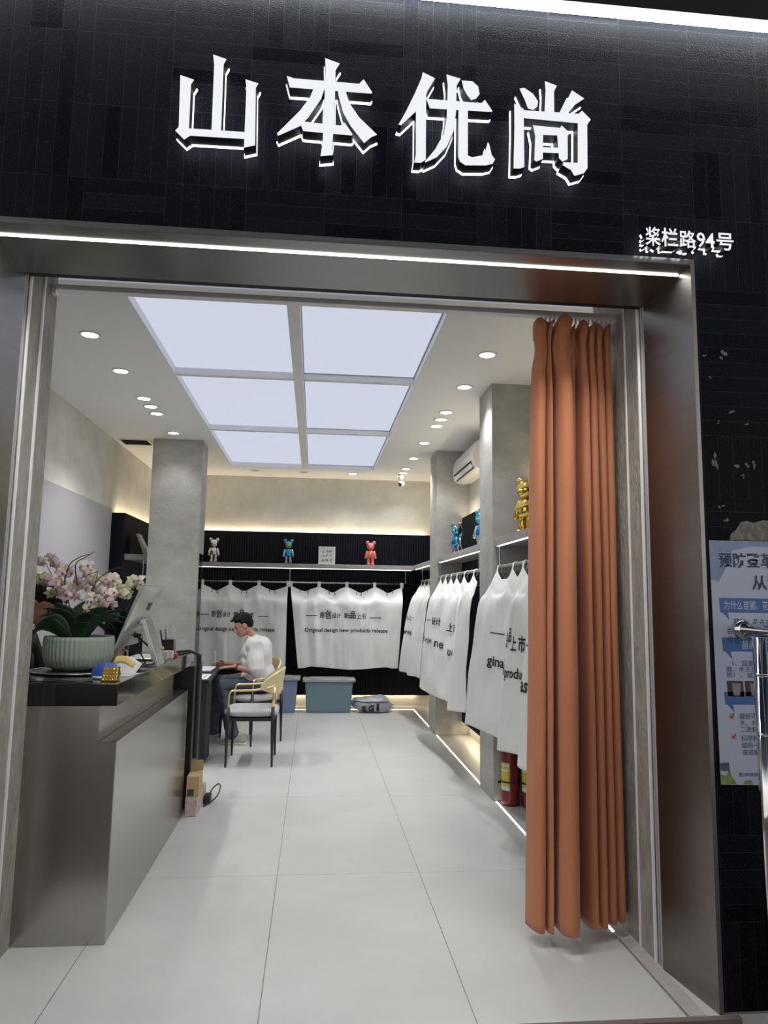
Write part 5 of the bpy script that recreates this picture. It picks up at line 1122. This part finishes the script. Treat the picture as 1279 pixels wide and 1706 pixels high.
MB().tube([V(NK) + V((-.012, 0, -.004)) + Matrix.Rotation(.45, 3, 'Y') @ V((.072 * math.cos(a), .072 * math.sin(a), 0)) for a in [2 * PI * k / 28 for k in range(28)]], .009, 8, True).done('collar', m_shirt, t, True)
g = MB()
for k in range(3): g.box(-.762, -.757, 7.74, 7.80 - .01 * k, .875 - k * .014, .883 - k * .014)
g.done('chest_print', m_ink, t)
mb = MB().ell((-.53, 7.87, .60), (.15, .19, .10))
for a, b, c, fl in ((hipL, knL, anL, .075), (hipR, knR, anR, .07)): mb.caps(a, b, .098, .078).caps(b, b + (c - b) * .5, .080, .070).caps(b + (c - b) * .5, c + V((0, 0, .0)), .070, fl)
tr_ = bake(mb, .010, 6)
for v in tr_.bm.verts: v.co += v.normal * (noise.noise(V((v.co.x * 12, v.co.y * 12, v.co.z * 18))) * .008)
tr_.done('jeans', m_jeans, t, True)
shoe(t, (-.66, 7.665, .0), (-.90, 7.70, .0)); shoe(t, (-.95, 7.93, .0), (-1.19, 7.92, .0))
w_ = wrL + (elL - wrL) * .12; d_ = (elL - wrL).normalized(); a_ = d_.orthogonal().normalized(); b_ = d_.cross(a_)
MB().tube([w_ + (a_ * math.cos(x) + b_ * math.sin(x)) * .033 for x in [2 * PI * k / 22 for k in range(22)]], .007, 8, True).done('wristwatch', m_blackm, t, True)
tag(MB().cyl((-1.035, 7.945, .775), (-1.04, 7.93, .925), .0045, n=8).done('pen', m_plastic_w), 'white pen held upright in the hand of the seated man', 'pen')

# --- cashier behind the orchids (mostly hidden), bending toward the monitor
t = thing('person', 'black-haired person in black bending forward behind the orchids at the counter', 'person', (-1.8, 4.5, 0))
HC, HF, HU = (-1.575, 4.36, 1.445), (.80, -.12, -.58), (.58, 0, .80); NK = (-1.70, 4.38, 1.30)
shL, elL, wrL = V((-1.74, 4.60, 1.22)), V((-1.66, 4.66, .98)), V((-1.50, 4.52, 1.03)); shR, elR, wrR = V((-1.74, 4.20, 1.22)), V((-1.68, 4.12, .98)), V((-1.52, 4.24, 1.03))
mb = MB(); add_head(mb, HC, HF, HU, NK)
mb.caps(NK, (-1.76, 4.4, 1.15), .06, .10).caps((-1.77, 4.33, 1.14), (-1.82, 4.33, .86), .11, .11).caps((-1.77, 4.47, 1.14), (-1.82, 4.47, .86), .11, .11)
for a, b, c in ((shL, elL, wrL), (shR, elR, wrR)): mb.caps(a, b, .052, .044).caps(b, c, .043, .028)
hand(mb, wrL, (.9, -.35, .1), (0, 0, -1), (0, -1, 0), 1, .4); hand(mb, wrR, (.9, .35, .1), (0, 0, -1), (0, 1, 0), 1, .4)
LG = ((V((-1.82, 4.30, .80)), V((-1.55, 4.28, .66)), V((-1.62, 4.28, .11))), (V((-1.82, 4.50, .80)), V((-1.55, 4.54, .66)), V((-1.62, 4.54, .11))))
for a, b, c in LG: mb.caps(a, b, .075, .052).caps(b, c, .050, .036)
bake(mb, .008, 4).done('body', m_skin, t, True); face_details(t, HC, HF, HU); hair(t, HC, HF, HU, True, 8)
mb = MB().caps((-1.735, 4.4, 1.20), (-1.75, 4.4, 1.18), .11, .11).ell((-1.77, 4.4, 1.10), (.15, .20, .16)).ell((-1.80, 4.4, .92), (.16, .19, .18)).caps((-1.735, 4.26, 1.21), (-1.735, 4.54, 1.21), .08, .08).caps(shL, elL, .082, .075).caps(shR, elR, .082, .075)
bake(mb, .012, 6).done('black_top', m_blackshirt, t, True)
mb = MB().ell((-1.82, 4.4, .79), (.15, .19, .10))
for a, b, c in LG: mb.caps(a, b, .095, .07).caps(b, c, .07, .058)
bake(mb, .012, 6).done('trousers', m_jeans, t, True)
shoe(t, (-1.67, 4.28, .0), (-1.49, 4.28, .0)); shoe(t, (-1.67, 4.54, .0), (-1.49, 4.54, .0))
t = thing('stool', 'black stool under the person behind the counter', 'stool', (-1.83, 4.4, 0))
MB().lathe((-1.84, 4.4, .63), [(.001, 0), (.17, 0), (.175, .02), (.17, .06), (.001, .065)], 28).done('seat', m_blackmat, t, True)
MB().cyl((-1.84, 4.4, .03), (-1.84, 4.4, .63), .025).done('column', m_chrome, t, True); MB().lathe((-1.84, 4.4, 0), [(.001, 0), (.2, 0), (.2, .012), (.03, .035), (.001, .036)], 28).done('base', m_chrome, t, True)
